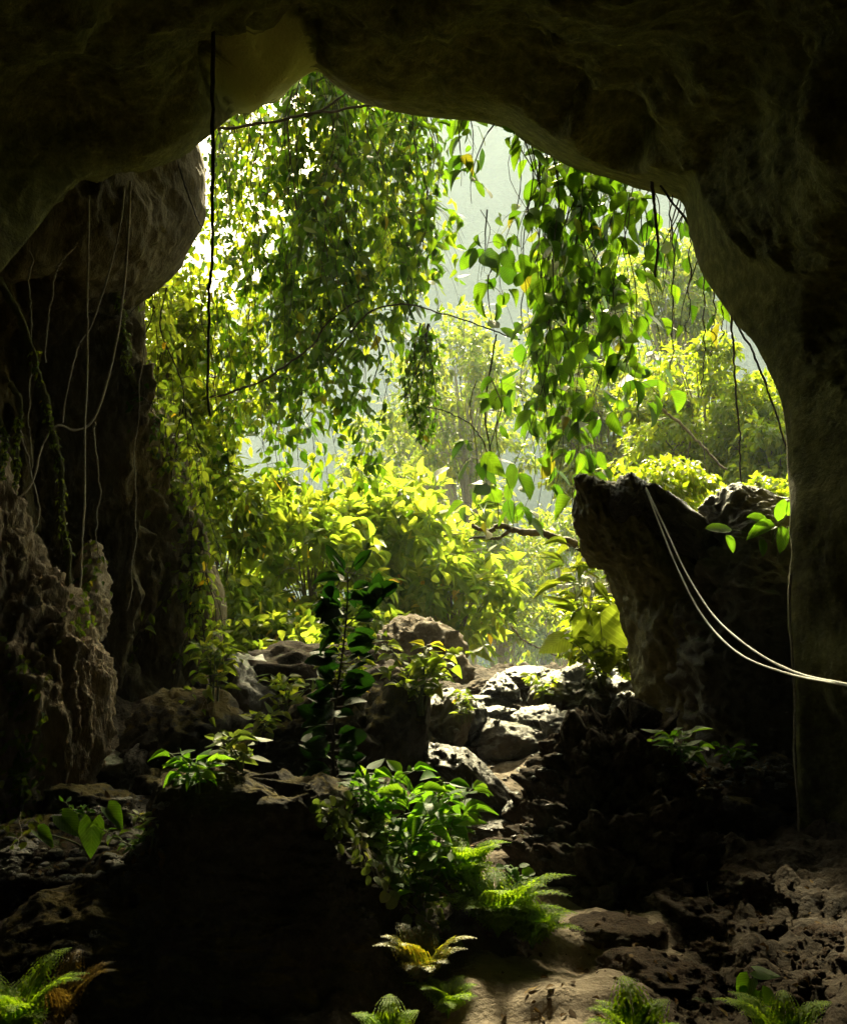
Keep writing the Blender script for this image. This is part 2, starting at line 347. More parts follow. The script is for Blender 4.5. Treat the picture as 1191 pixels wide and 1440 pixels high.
def arch(y, hw, h, cx=0.3): return np.stack([cx + hw * np.cos(th), np.full_like(th, y), .3 + h * np.sin(th)], -1)
lip_in = lipf.copy(); lift = 1.7 * np.exp(-((lipf[:, 0] - 428) / 62) ** 2) * (lipf[:, 1] < 300) + .35 * smooth(420, 520, lipf[:, 0]) * (lipf[:, 1] < 300)
lipf = lipf + np.stack([0 * lift, 0 * lift, lift], -1)
rings = [ring(4.2, 1.32, .5), ring(2.6, 1.27, .5), ring(1.6, 1.2, .5), ring(1.2, 1.13, .5), ring(1.05, 1.06, .5), ring(1.005, 1.02, .5), ring(1.0, 1.0)]
lipf = lip_in + np.stack([0 * lift, 0 * lift, lift * .35], -1)
rings += [ring(1.035, .97)]
lipf = lip_in
rings += [ring(1.11, .92), ring(1.22, .84),
         ring(1.4, .73), ring(1.75, .58), ring(2.5, .40), arch(-.5, 4.4, 5.2), arch(-4, 4.6, 4.6), arch(-7, 3.2, 3.2), arch(-8.5, .3, .3)]
NR = 230
key = np.linspace(0, len(rings) - 1, 2000)
grid = catmull(np.array(rings), NR); kk = np.linspace(0, len(rings) - 1, NR)
# finer rows where the camera looks
kdense = np.sort(np.concatenate([np.linspace(0, 4.5, 30), np.linspace(4.6, 11.5, 210), np.linspace(11.7, 16, 30)]))
def cat_at(Yc, t):
    Yc = np.asarray(Yc); k = len(Yc); i = np.minimum(t.astype(int), k - 2); f = (t - i)[:, None, None]
    p0, p1, p2, p3 = Yc[np.maximum(i - 1, 0)], Yc[i], Yc[i + 1], Yc[np.minimum(i + 2, k - 1)]
    return .5 * (2 * p1 + (p2 - p0) * f + (2 * p0 - 5 * p1 + 4 * p2 - p3) * f ** 2 + (3 * p1 - p0 - 3 * p2 + p3) * f ** 3)
grid = cat_at(np.array(rings), kdense); NR = len(kdense)
def grid_normals(Gd):
    return unit(np.cross(np.gradient(Gd, axis=0), np.gradient(Gd, axis=1)))
nrm = grid_normals(grid)
# make normals point away from the void (outwards into the rock)
axis_pt = np.stack([np.zeros(grid.shape[:2]), grid[..., 1], np.full(grid.shape[:2], 2.5)], -1)
sgn = np.sign(np.sum(nrm * (grid - axis_pt), -1))
sgn = np.sign(np.median(sgn[70:200])); nrm = nrm * sgn
flat = grid.reshape(-1, 3)
warp = flat + .35 * np.stack([fbm(flat * .8 + 5, 2), fbm(flat * .8 + 9, 2), fbm(flat * .8 + 13, 2)], -1)
d1 = .42 * fbm(warp * np.array([.6, .6, .5]), 2) - .16 * np.maximum(fbm(warp * .7 + 31, 2, ridge=True) - .45, 0) + .07 * fbm(warp * 2.4, 3) + .035 * fbm(warp * 4.5 + 3, 4, ridge=True) + .02 * fbm(warp * 11., 3)
kmap = np.repeat(kdense, len(lipf)); amp = np.clip(np.abs(kmap - 6.0) / 1.8, .07, 1.0)
disp = d1 * amp
def pocket(px, py, d, rx, depth, sharp=2.0):
    c = P(px, py, d); r = np.linalg.norm((flat - c) / np.array(rx), axis=1); return depth * np.exp(-r ** sharp)
disp += pocket(878, 186, 9.0, (.34, .5, .17), .8, 3) - pocket(828, 200, 9.1, (.34, .4, .16), .22) + pocket(800, 150, 8.9, (.5, .5, .12), .25) + pocket(345, 100, 9.1, (.22, .6, .26), 1.0, 4) + pocket(300, 60, 8.6, (.5, .6, .25), .35)
disp += pocket(60, 130, 7.4, (.7, 1.2, .6), .4) + pocket(215, 215, 8.8, (.35, .5, .12), -.1) + pocket(700, 60, 8.6, (.6, .5, .2), .25) - pocket(880, 110, 8.6, (.5, .8, .2), .22) + pocket(420, 72, 9.6, (.2, .4, .25), .22, 3)
disp = np.maximum(disp, -np.interp(kmap, [6, 7, 8, 9, 10], [.015, .05, .16, .38, .8]))
grid2 = (flat + nrm.reshape(-1, 3) * disp[:, None])
def to_px(v):
    y_, z_ = v[:, 1], v[:, 2] - CZ; d_ = np.maximum(y_ * CP + z_ * SP, .1); return 595.5 + v[:, 0] / d_ * F, 720 - (z_ * CP - y_ * SP) / d_ * F
def in_poly(x, y, poly):
    c_ = np.zeros(len(x), bool); n_ = len(poly)
    for a_ in range(n_):
        (x1_, y1_), (x2_, y2_) = poly[a_], poly[a_ - 1]
        c_ ^= ((y1_ > y) != (y2_ > y)) & (x < (x2_ - x1_) * (y - y1_) / (y2_ - y1_ + 1e-9) + x1_)
    return c_
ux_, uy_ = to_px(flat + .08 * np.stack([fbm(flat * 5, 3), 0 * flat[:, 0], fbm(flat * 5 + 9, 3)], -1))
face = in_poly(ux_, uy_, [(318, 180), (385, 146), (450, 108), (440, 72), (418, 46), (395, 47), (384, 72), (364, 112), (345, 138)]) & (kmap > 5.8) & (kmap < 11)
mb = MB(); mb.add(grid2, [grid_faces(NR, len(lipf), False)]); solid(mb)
n = M['cave'].node_tree; bs = n.nodes['Principled BSDF']; old = bs.inputs['Base Color'].links[0].from_socket   # light on the rock beside the notch, painted in as a paler colour
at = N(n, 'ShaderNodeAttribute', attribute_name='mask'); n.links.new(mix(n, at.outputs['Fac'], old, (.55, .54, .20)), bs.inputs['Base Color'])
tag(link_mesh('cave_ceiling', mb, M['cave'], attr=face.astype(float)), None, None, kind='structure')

# left wall behind the lip: fluted limestone with the bulging overhang at its top
wr = [(-700, 150, 10.6), (-300, 225, 10.6), (100, 255, 10.5), (215, 284, 10.4), (262, 291, 10.3), (310, 287, 10.3), (350, 266, 10.3), (384, 243, 10.4), (404, 214, 10.6), (425, 192, 10.8), (480, 194, 10.9),
      (530, 205, 11), (570, 220, 11), (620, 238, 11), (680, 256, 11), (740, 279, 11), (800, 297, 11), (850, 308, 11), (900, 302, 11), (960, 306, 10.9), (1010, 310, 10.8), (1080, 300, 10.5), (1180, 290, 10.3), (1500, 280, 10)]
wr = np.array(wr, float); wf = np.stack([np.interp(np.linspace(0, 1, 260), np.linspace(0, 1, len(wr)), catmull(wr, len(wr) * 1)[:, k]) for k in range(3)], -1)
wf = catmull(wr, 260)
cols = [(-1500, -1.0), (-800, -1.3), (-420, -1.6), (-240, -1.4), (-130, -1.0), (-70, -.65), (-30, -.32), (-8, -.1), (0, .12), (-12, .5), (-60, 1.1), (-250, 2.2), (-1200, 3.5)]
cf = catmull(np.array(cols, float), 260)
PX = wf[:, None, 1] + cf[None, :, 0]; PYg = np.repeat(wf[:, None, 0], 260, 1); DD = wf[:, None, 2] + cf[None, :, 1]
gridw = P(PX, PYg, DD); nw = grid_normals(gridw); fl = gridw.reshape(-1, 3)
s = np.sign(np.median(nw[100:160, 60:110, 1])); nw = nw * -s               # towards the camera on the seen side
edge = np.clip(np.abs(cf[:, 0]) / 60, .25, 1); edge = np.tile(edge, 260)
lowpart = np.repeat(smooth(380, 440, wf[:, 0]), 260)
anis = fl * np.array([2.3, 2.3, .55]); an2 = fl * np.array([7, 7, 1.4])
dw = lowpart * (.42 * fbm(anis, 3) + .17 * fbm(anis * 1.6 + 4, 3, ridge=True) + .07 * fbm(an2, 4, ridge=True) + .05 * fbm(fl * 6, 4)) + (1 - lowpart) * (.14 * fbm(fl * 1.2, 4) + .05 * fbm(fl * 3.2, 4, ridge=True))
dw -= lowpart * .55 * np.exp(-((np.tile(cf[:, 0], 260) + 165) / 60) ** 2)
gw = fl + nw.reshape(-1, 3) * (dw * edge)[:, None]
mb = MB(); mb.add(gw, [grid_faces(260, 260, False)]); solid(mb)
tag(link_mesh('cave_wall', mb, M['wall']), None, None, kind='structure')

# ------------------------------------------------------------------ rocks
def ico(sub):
    import bmesh
    bm = bmesh.new(); bmesh.ops.create_icosphere(bm, subdivisions=sub, radius=1)
    v = np.array([x.co[:] for x in bm.verts]); f = np.array([[q.index for q in x.verts] for x in bm.faces]); bm.free(); return v, f
ICO = {k: ico(k) for k in (2, 3, 5, 6)}
def rock_shape(seed, size, planes=14, rough=.06, fine=.02, sub=5, layer=0.0, round_=.0, rot=0.0, tilt=0.0, nscale=2.2):
    r_ = np.random.default_rng(seed); n, f = ICO[sub]
    pl = unit(r_.normal(size=(planes, 3))); h = r_.uniform(.62, 1.0, planes)
    q = np.maximum(n @ pl.T, 1e-3); rad = np.min(np.minimum(h[None] / q, 1.25 + 0 * q), axis=1)
    rad = rad * (1 - round_) + .9 * round_
    v = n * rad[:, None]
    off = r_.uniform(-50, 50, 3)
    d = rough * 1.6 * fbm(v * nscale + off, 4) + rough * fbm(v * nscale * 1.7 + off, 3, ridge=True) + fine * fbm(v * nscale * 6 + off, 4, ridge=True)
    if layer: d = d + layer * np.round(3 * np.sin(v[:, 2] * 11 + 2 * fbm(v * 1.5 + off, 2))) / 3
    v = v + n * d[:, None]
    c, s_ = math.cos(tilt), math.sin(tilt)
    v = v * np.asarray(size)
    v = v @ np.array([[c, 0, -s_], [0, 1, 0], [s_, 0, c]])
    c, s_ = math.cos(rot), math.sin(rot)
    return v @ np.array([[c, s_, 0], [-s_, c, 0], [0, 0, 1]]), f
def rock(name, label, px, py, d, wpx, hpx, dep, mat, seed, group=None, **kw):
    for _ in range(30):                               # bring it forward until it sits on the ground instead of under it
        c = P(px, py, d)
        if px > 300 or d < 3.5 or c[2] > float(gh(c[:1], c[1:2])[0]) + .12 * hpx * d / F: break
        d -= .06
    k = d / F / 2
    v, f = rock_shape(seed, (wpx * k * 1.12, dep / 2, hpx * k * 1.12), **kw)
    c = P(px, py, d); mb = MB(); mb.add(v + c, [f]); solid(mb)
    o = link_mesh(name, mb, M[mat], origin=c - np.array([0, 0, hpx * k]))
    return tag(o, label, 'rock', group)
def row_loft(name, label, rows, mat, nrow=150, nang=150, power=2.6, rough=.05, fine=.02, ns=1.5, anis=(1, 1, 1), layer=0, cat='rock', kind=None, lumps=0.0, group=None, ridge=.5):
    """rows: (py, left px, right px, depth, half thickness) from top to bottom"""
    q = catmull(np.array(rows, float), nrow); a = np.linspace(0, 2 * np.pi, nang, endpoint=False)
    ca, sa = np.cos(a), np.sin(a); e = 2 / power
    ux = np.sign(ca) * np.abs(ca) ** e; uy = np.sign(sa) * np.abs(sa) ** e
    cen = P((q[:, 1] + q[:, 2]) / 2, q[:, 0], q[:, 3]); hw = (q[:, 2] - q[:, 1]) / 2 / F * q[:, 3]
    V = cen[:, None] + np.stack([hw[:, None] * ux[None], q[:, 4][:, None] * uy[None], 0 * hw[:, None] * ux[None]], -1)
    V = np.concatenate([np.repeat(cen[:1, None], nang, 1), V, np.repeat(cen[-1:, None], nang, 1)]); nr = nrow + 2
    nn = unit(np.stack([np.tile(ca, (nr, 1)), np.tile(sa, (nr, 1)), np.zeros((nr, nang))], -1)); nn[0] = nn[-1] = 0
    p = V.reshape(-1, 3) * np.array(anis) * ns
    d = rough * (fbm(p, 4) * 1.6 + ridge * 2 * fbm(p * 1.8 + 3, 3, ridge=True) - ridge) + fine * fbm(p * 6, 4, ridge=True)
    if layer: d = d + layer * np.round(2.5 * np.sin(V.reshape(-1, 3)[:, 2] * 16 + 2 * fbm(p, 2)))
    Vw = np.concatenate([V[:, -1:], V, V[:, :1]], 1); gn = unit(np.cross(np.gradient(Vw, axis=1), np.gradient(Vw, axis=0)))[:, 1:-1]
    gn = gn * np.sign(np.sum(gn * nn, -1).mean() + 1e-9); gn[0] = gn[-1] = (0, 0, 1); gn[1] = unit(gn[1] + np.array([0, 0, 1.]))
    d = d + lumps * (np.maximum(.62 - cell(V.reshape(-1, 3) * 5.5), 0) + .5 * np.maximum(.6 - cell(V.reshape(-1, 3) * 12.), 0) + .25 * np.maximum(.6 - cell(V.reshape(-1, 3) * 25.), 0))
    V = V.reshape(-1, 3) + gn.reshape(-1, 3) * d[:, None]
    mb = MB(); mb.add(V, [grid_faces(nr, nang, True)]); solid(mb)
    o = link_mesh(name, mb, M[mat], origin=cen[-1])
    return tag(o, label, cat, group, kind)

# big dark boulder in front, with its flat mossy top
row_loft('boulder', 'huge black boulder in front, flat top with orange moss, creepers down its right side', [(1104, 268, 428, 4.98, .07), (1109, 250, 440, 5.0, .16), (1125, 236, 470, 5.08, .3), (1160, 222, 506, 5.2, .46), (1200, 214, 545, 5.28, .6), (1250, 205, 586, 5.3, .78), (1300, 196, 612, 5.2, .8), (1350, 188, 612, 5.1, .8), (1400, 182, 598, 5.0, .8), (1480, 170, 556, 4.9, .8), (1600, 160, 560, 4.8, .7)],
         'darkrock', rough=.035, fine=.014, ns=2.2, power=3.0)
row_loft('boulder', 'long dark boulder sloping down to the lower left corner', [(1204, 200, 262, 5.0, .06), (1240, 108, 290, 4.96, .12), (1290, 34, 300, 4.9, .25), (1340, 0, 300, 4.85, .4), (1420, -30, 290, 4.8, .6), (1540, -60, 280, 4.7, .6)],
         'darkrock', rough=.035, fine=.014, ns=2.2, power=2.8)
# pillar of rock at the right with the beak pointing left
row_loft('rock_pillar', 'tall leaning rock pillar with a beaked top and wet ridged crest on the right', [(672, 808, 822, 8.6, .04), (682, 807, 846, 8.6, .08), (700, 809, 880, 8.62, .14), (730, 814, 915, 8.66, .24), (760, 822, 950, 8.72, .34), (782, 832, 980, 8.76, .42), (798, 856, 1005, 8.8, .5), (830, 876, 1060, 8.8, .6), (870, 885, 1100, 8.8, .78), (920, 894, 1125, 8.75, .8), (970, 900, 1135, 8.7, .8), (1030, 908, 1140, 8.6, .8), (1070, 905, 1150, 8.5, .8), (1180, 900, 1160, 8.4, .8)],
         'pillar', rough=.032, fine=.02, ns=1.5, power=2.2, nrow=220, nang=220, anis=(1.6, 1.6, .8))
rock('rock', 'jagged wet crest rock on the right shoulder of the rock pillar', 940, 738, 8.42, 118, 52, .4, 'darkwet', 31, tilt=.72, layer=.03, rough=.09, fine=.05)
rock('rock', 'second crest rock, small peak standing behind the beak of the pillar', 892, 704, 8.45, 46, 56, .3, 'darkwet', 33, tilt=.35, layer=.03, rough=.08, fine=.05)
row_loft('boulder', 'dark boulder filling the gap between the rock pillar and right cave wall', [(712, 1010, 1080, 8.6, .2), (720, 995, 1130, 8.6, .35), (745, 985, 1150, 8.6, .5), (790, 975, 1170, 8.5, .6), (850, 960, 1180, 8.4, .65), (950, 950, 1190, 8.3, .7), (1080, 950, 1190, 8.2, .7)],
         'rock', rough=.07, fine=.035, ns=1.8, power=2.6)
# flowstone column, lower left
row_loft('flowstone_column', 'ribbed pinkish brown flowstone column at the left edge', [(560, -150, -40, 7.9, .2), (700, -140, 10, 7.9, .3), (800, -120, 52, 7.8, .34), (850, -100, 96, 7.7, .36), (900, -80, 122, 7.6, .4), (950, -30, 138, 7.5, .45), (1000, -60, 138, 7.4, .5), (1050, -80, 126, 7.35, .5), (1100, -90, 112, 7.3, .5), (1150, -95, 100, 7.2, .5), (1230, -100, 90, 7.1, .45)],
         'flow', rough=.05, fine=.022, ns=2.2, anis=(2.2, 2.2, .22), power=2.2, nrow=200, nang=220, ridge=.7, cat='rock formation')
row_loft('lit_patch_rib', 'small pale rib added on the left wall for a sunlit rock face seen through a gap between hanging roots', [(762, 122, 138, 9.3, .08), (780, 120, 141, 9.3, .12), (820, 119, 141, 9.3, .14), (850, 117, 146, 9.25, .16), (870, 112, 147, 9.2, .16), (892, 110, 132, 9.2, .12)], 'flow', nrow=60, nang=60, rough=.04, ns=3, cat='rock formation')  # added rib, its pale colour stands for sunlit rock behind a gap
# crusty soil mound
row_loft('soil_mound', 'crumbly dark brown mound of crusted soil beside the path', [(1022, 868, 898, 6.7, .10), (1036, 850, 906, 6.7, .22), (1058, 796, 926, 6.65, .34), (1090, 782, 938, 6.6, .45), (1130, 768, 952, 6.5, .55), (1170, 748, 966, 6.4, .62), (1210, 738, 985, 6.3, .66), (1250, 735, 1000, 6.2, .66), (1320, 730, 1010, 6.1, .6)],
         'soil', rough=.055, fine=.02, ns=3.0, lumps=.26, power=2.2, nrow=260, nang=300, cat='mound')

RK = [  # name, label, px, py, d, w, h, depth, mat, seed, kw
 ('boulder', 'broad dark boulder with sloping shoulder behind the tall dark sapling', 445, 1052, 7.4, 190, 130, 1.0, 'darkrock', 41, dict(rough=.08)),
 ('boulder', 'dark upright boulder to the right of the sapling, shrub on its top', 548, 1050, 7.6, 110, 130, .8, 'darkrock', 42, dict(rough=.08)),
 ('boulder', 'pointed dark rock standing between the shrub and the wet slabs', 624, 1024, 8.2, 66, 84, .5, 'rock', 43, dict(rough=.09)),
 ('tilted_rock', 'pale brown fibrous rock tilted up to a point amid the bushes', 588, 922, 12.0, 100, 84, 1.0, 'brownrock', 44, dict(tilt=.62, rough=.1, fine=.07)),
 ('tilted_rock', 'long brown rock running down from the fibrous point to the crest', 640, 956, 11.6, 60, 44, .8, 'brownrock', 45, dict(tilt=.6, rough=.1, fine=.07)),
 ('rock', 'flat dark slab lying topmost on the crest of the entrance', 742, 951, 10.6, 82, 22, .7, 'wetrock', 46, dict(layer=.03)),
 ('rock', 'small brown stone at the left end of the crest', 678, 968, 10.2, 54, 26, .5, 'brownrock', 47, dict()),
 ('rock', 'thin wet stone catching white light just below the crest', 688, 992, 9.8, 58, 26, .5, 'wetrock', 48, dict(layer=.04)),
 ('rock', 'wet layered rock in the middle of the tumbled steps', 690, 1014, 9.3, 84, 36, .6, 'darkwet', 49, dict(layer=.05, fine=.04)),
 ('boulder', 'rounded brown boulder under the layered wet rock', 722, 1050, 8.7, 118, 66, .8, 'rock', 50, dict(rough=.06, round_=.3)),
 ('boulder', 'low brown boulder tucked behind the big pale slab', 742, 1112, 8.1, 76, 56, .6, 'rock', 51, dict(round_=.3)),
 ('rock', 'small dark stone wedged above the top end of the pale slab', 640, 1066, 8.0, 44, 34, .3, 'rock', 52, dict()),
 ('boulder', 'wet grey boulder with white glints on the crest below the big leaf', 842, 988, 9.6, 92, 80, .8, 'darkwet', 53, dict(rough=.1, fine=.06)),
 ('boulder', 'smooth olive boulder in the middle of the crest', 788, 986, 9.8, 80, 76, .8, 'rock', 54, dict(round_=.35)),
 ('rock', 'wet rough stone between the crest boulder and the rock pillar', 884, 1008, 9.2, 50, 56, .5, 'darkwet', 55, dict(rough=.1)),
 ('standing_stone', 'olive upright stone leaning on the left flank of the soil mound', 776, 1106, 7.0, 32, 72, .2, 'pillar', 56, dict(round_=.2, tilt=.1)),
 ('pale_slab', 'large pale grey wet slab tilted down to the right at centre', 662, 1112, 7.5, 132, 60, .45, 'wetrock', 57, dict(tilt=.66, planes=9, layer=.03, fine=.035)),
 ('step_stone', 'white wet stone step at the top of the path under the pale slab', 688, 1166, 7.1, 70, 18, .4, 'wetrock', 58, dict(layer=.03)),
 ('step_stone', 'dark reddish lump of earth on the top path step', 700, 1192, 6.7, 48, 24, .3, 'clod', 59, dict(rough=.12)),
 ('flat_rock', 'flat topped tan rock like a stump right of the sapling', 533, 1122, 6.4, 84, 58, .45, 'brownrock', 60, dict(planes=20)),
 ('rock', 'angular block with a lit grey right face beneath the left wall', 198, 1092, 8.2, 62, 60, .5, 'wetrock', 61, dict(planes=7)),
 ('rock', 'olive slab leaning against the left of the angular block', 160, 1086, 8.3, 70, 46, .5, 'rock', 62, dict(planes=8)),
 ('rock', 'grey pitted boulder at the left edge below the flowstone', 28, 1226, 6.4, 92, 66, .5, 'wetrock', 63, dict(rough=.12, fine=.06)),
 ('rock', 'long cracked stone along the ledge behind the big black boulder', 205, 1138, 7.4, 100, 34, .5, 'wetrock', 64, dict(layer=.04)),
 ('rock', 'dark tilted stone at the right end of that ledge', 208, 1160, 7.1, 46, 48, .35, 'rock', 65, dict(tilt=.5)),
 ('rock', 'dark low rock under the arrow leaf plant', 66, 1186, 6.9, 120, 60, .6, 'darkrock', 66, dict()),
 ('rock', 'small round grey stone lying right of the pitted boulder', 86, 1208, 6.5, 26, 20, .14, 'wetrock', 67, dict(round_=.6)),
 ('rock', 'grey shard standing at the foot of the flowstone', 108, 1112, 7.3, 24, 36, .2, 'wetrock', 68, dict()),
 ('boulder', 'flat ledge rock with pale top at the foot of the rock pillar', 1012, 1098, 7.3, 110, 46, .6, 'brownrock', 69, dict(planes=9, layer=.02)),
 ('boulder', 'square dark block next to the right cave wall', 1092, 1090, 7.3, 60, 60, .5, 'darkrock', 70, dict(planes=7)),
 ('boulder', 'big dark boulder beneath the ledge rock on the right', 1030, 1178, 7.2, 190, 120, .8, 'darkrock', 71, dict(rough=.08)),
 ('rock', 'dark mossy stone leaning on the right flank of the soil mound', 955, 1130, 6.7, 70, 90, .45, 'soil', 72, dict(rough=.12, fine=.08)),
 ('rock', 'dark stone at the left foot of the soil mound beside the path', 750, 1200, 6.4, 44, 50, .3, 'soil', 73, dict(round_=.3)),
 ('rock', 'dark sloping stone in front of the soil mound', 806, 1252, 5.9, 80, 46, .35, 'soil', 74, dict(tilt=.4)),
 ('path_rock', 'rounded brown rock bulging in the middle of the path', 856, 1312, 5.2, 130, 50, .45, 'clod', 75, dict(round_=.5, rough=.05)),
 ('path_rock', 'dark boulder on the right side of the lower path', 930, 1380, 4.7, 130, 56, .45, 'clod', 76, dict(rough=.08, tilt=.15)),
 ('path_rock', 'small black rock in the bottom right beside the heart leaf plant', 990, 1412, 4.5, 46, 40, .16, 'soil', 77, dict()),
 ('path_rock', 'dark heap of clods right of the bulging path rock', 960, 1290, 5.5, 100, 60, .5, 'soil', 78, dict(rough=.15, fine=.09)),
 ('path_rock', 'dark lump of earth on the slope at the right', 1040, 1250, 5.7, 90, 40, .4, 'soil', 79, dict(rough=.13, fine=.08)),
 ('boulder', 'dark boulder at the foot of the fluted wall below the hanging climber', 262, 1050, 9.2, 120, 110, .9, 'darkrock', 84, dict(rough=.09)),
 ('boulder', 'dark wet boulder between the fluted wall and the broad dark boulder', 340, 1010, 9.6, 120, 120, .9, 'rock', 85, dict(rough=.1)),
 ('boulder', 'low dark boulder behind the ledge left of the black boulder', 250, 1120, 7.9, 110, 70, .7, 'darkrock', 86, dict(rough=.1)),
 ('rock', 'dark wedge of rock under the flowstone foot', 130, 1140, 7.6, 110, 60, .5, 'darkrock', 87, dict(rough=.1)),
 ('rock', 'pale chipped stone on the left soil shelf', 190, 1182, 6.7, 60, 30, .3, 'rock', 88, dict(rough=.12)),
 ('rock', 'flat brown stone nearest the left edge on the soil shelf', 120, 1215, 6.4, 80, 24, .4, 'brownrock', 89, dict(rough=.1)),
 ('path_rock', 'dark lump of soil farthest up the slope beside the right cave wall', 1090, 1262, 5.65, 70, 36, .3, 'soil', 101, dict(rough=.14, fine=.08)),
 ('path_rock', 'flattish reddish lump on the soil at the right edge of the picture', 1160, 1330, 5.15, 80, 34, .3, 'clod', 102, dict(rough=.13, fine=.07)),
 ('path_rock', 'rough dark lump in the middle of the right floor', 1070, 1322, 5.2, 64, 40, .26, 'soil', 103, dict(rough=.16, fine=.09)),
 ('path_rock', 'small rough lump left of the rough dark lump on the right floor', 1006, 1344, 5.05, 44, 30, .2, 'clod', 104, dict(rough=.15, fine=.09)),
 ('path_rock', 'low dark lump just above the heart leaf seedling', 1064, 1384, 4.75, 56, 28, .22, 'soil', 105, dict(rough=.15, fine=.08)),
 ('earth_bank', 'dark earth bank under the ferns at the left of the path', 665, 1345, 5.1, 190, 130, .7, 'soil', 80, dict(rough=.08, round_=.3)),
 ('earth_bank', 'shaded earth hump beneath the broad leaf bushes behind the black boulder', 590, 1250, 5.9, 170, 150, .8, 'soil', 81, dict(rough=.08, round_=.3)),
 ('earth_bank', 'overgrown earth bank under the left bushes at the cave mouth', 420, 985, 10.2, 300, 150, 1.6, 'soil', 82, dict(rough=.1, round_=.3)),
 ('rock', 'cracked dark stone at the back of the soil shelf beside the flowstone', 150, 1165, 7.0, 70, 40, .4, 'rock', 90, dict(rough=.12)),
 ('boulder', 'angular dark boulder directly left of the layered wet rock', 640, 1008, 8.9, 60, 60, .5, 'darkwet', 91, dict(rough=.1, planes=9)),
 ('boulder', 'angular dark boulder propped on the brown rounded boulder', 760, 1024, 8.9, 60, 46, .5, 'darkwet', 92, dict(rough=.1, planes=9)),
 ('boulder', 'dark angular block in the hollow left of the pale slab', 590, 1082, 7.9, 70, 90, .6, 'darkrock', 93, dict(rough=.09, planes=9)),
 ('rock', 'dark chock stone under the lower right end of the pale slab', 724, 1150, 7.2, 40, 36, .3, 'darkwet', 94, dict(rough=.1)),
 ('boulder', 'dark boulder capping the crest at the right beside the wet grey boulder', 812, 962, 10.2, 70, 40, .6, 'darkwet', 95, dict(rough=.1, layer=.03)),
 ('boulder', 'dark stone in the row of crest rocks left of the flat slab', 705, 972, 10.0, 44, 34, .5, 'darkwet', 96, dict(rough=.1)),
 ('boulder', 'low dark boulder wedged below the smooth olive boulder', 800, 1036, 8.4, 70, 46, .5, 'darkwet', 97, dict(rough=.1)),
 ('earth_bank', 'low soil shelf holding the arrow leaf plant along the left', 170, 1215, 6.6, 240, 60, .8, 'soil', 83, dict(rough=.1)),
]
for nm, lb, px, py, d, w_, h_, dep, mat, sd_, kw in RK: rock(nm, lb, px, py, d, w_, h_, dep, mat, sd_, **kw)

# surface finder for what grows on rock and soil
def build_bvh():
    vs, fs, o = [], [], 0
    for V, Fl in SOLID:
        vs.append(V)
        for f in Fl: fs += (f + o).tolist()
        o += len(V)
    return BVHTree.FromPolygons(np.concatenate(vs).tolist(), fs)
BVH = build_bvh()
def hit(px, py):
    r = BVH.ray_cast(Vector((0, 0, CZ)), Vector(ray(px, py)))
    if r[0] is None: return P(px, py, 12.), np.array([0, 0, 1.])
    n_ = np.array(r[1]); n_ = n_ if n_ @ ray(px, py) < 0 else -n_
    return np.array(r[0]), n_
def down(p):
    r = BVH.ray_cast(Vector(p), Vector((0, 0, -1)))
    return np.array(r[0]) if r[0] is not None else np.array([p[0], p[1], float(gh(np.array([p[0]]), np.array([p[1]]))[0])])
def top(x, y, z=4.0): return down((x, y, z))

# loose clods, pebbles and fallen leaves
def scatter_pts(n, boxes):
    out = []
    while len(out) < n:
        bx = boxes[rng.integers(len(boxes))]
        p_, n_ = hit(rng.uniform(bx[0], bx[2]), rng.uniform(bx[1], bx[3]))
        if p_[1] < 13 and n_[2] > .25: out.append((p_, n_))
    return out
mb = MB(); v0, f0 = ICO[2]
for p_, n_ in scatter_pts(620, [(900, 1220, 1190, 1440), (940, 1330, 1190, 1440), (700, 1180, 1100, 1440)]):
    s_ = .004 + .026 * rng.random() ** 4; o_ = rng.uniform(-50, 50, 3)
    if path_dist(p_[0], p_[1]) < .35: s_ *= .4
    v = v0 * (1 + .55 * fbm(v0 * 1.5 + o_, 3))[:, None] * s_ * rng.uniform(.7, 1.3, 3)
    mb.add(v + p_ - n_ * s_ * .35, [f0])
tag(link_mesh('soil_clods', mb, M['clod']), 'loose crumbs of reddish soil scattered over the floor right of the path', 'soil', kind='stuff')
mb = MB()
for p_, n_ in scatter_pts(380, [(0, 1120, 240, 1240), (0, 1120, 240, 1240), (600, 1000, 800, 1200), (960, 1070, 1110, 1110)]):
    s_ = .008 + .025 * rng.random() ** 2
    v = v0 * (1 + .5 * fbm(v0 * 1.4 + rng.uniform(-50, 50, 3), 2))[:, None] * s_ * rng.uniform(.6, 1.5, 3) * (1, 1, .6)
    mb.add(v + p_, [f0])
tag(link_mesh('pebbles', mb, M['wetrock']), 'small grey pebbles scattered between the rocks and along the path', 'pebbles', kind='stuff')

# ------------------------------------------------------------------ leaves
def template(kind):
    T = {'ovate': [(.0, .06), (.14, .62), (.36, 1.0), (.62, .78), (.85, .33), (1, 0)],
         'heart': [(-.16, .55), (.05, .95), (.3, 1.0), (.58, .72), (.84, .3), (1, 0)],
         'lance': [(.0, .05), (.2, .7), (.42, 1.0), (.66, .8), (.86, .38), (1, 0)],
         'ellip': [(.0, .1), (.15, .68), (.4, 1.0), (.68, .9), (.88, .5), (1, 0)],
         'round': [(.0, .4), (.15, .85), (.45, 1.0), (.75, .85), (.92, .5), (1, .05)]}[kind]
    V, UV = [], []
    for t, w_ in T:
        z = -.16 * t * t
        for sx in (-1, 0, 1):
            V.append((sx * w_ * .5, t, z + .13 * abs(sx) * w_)); UV.append((.5 + .5 * sx * w_, t))
    if kind == 'heart': V[1] = (0, .02, 0)
    return np.array(V), np.array(UV), grid_faces(len(T), 3, False)
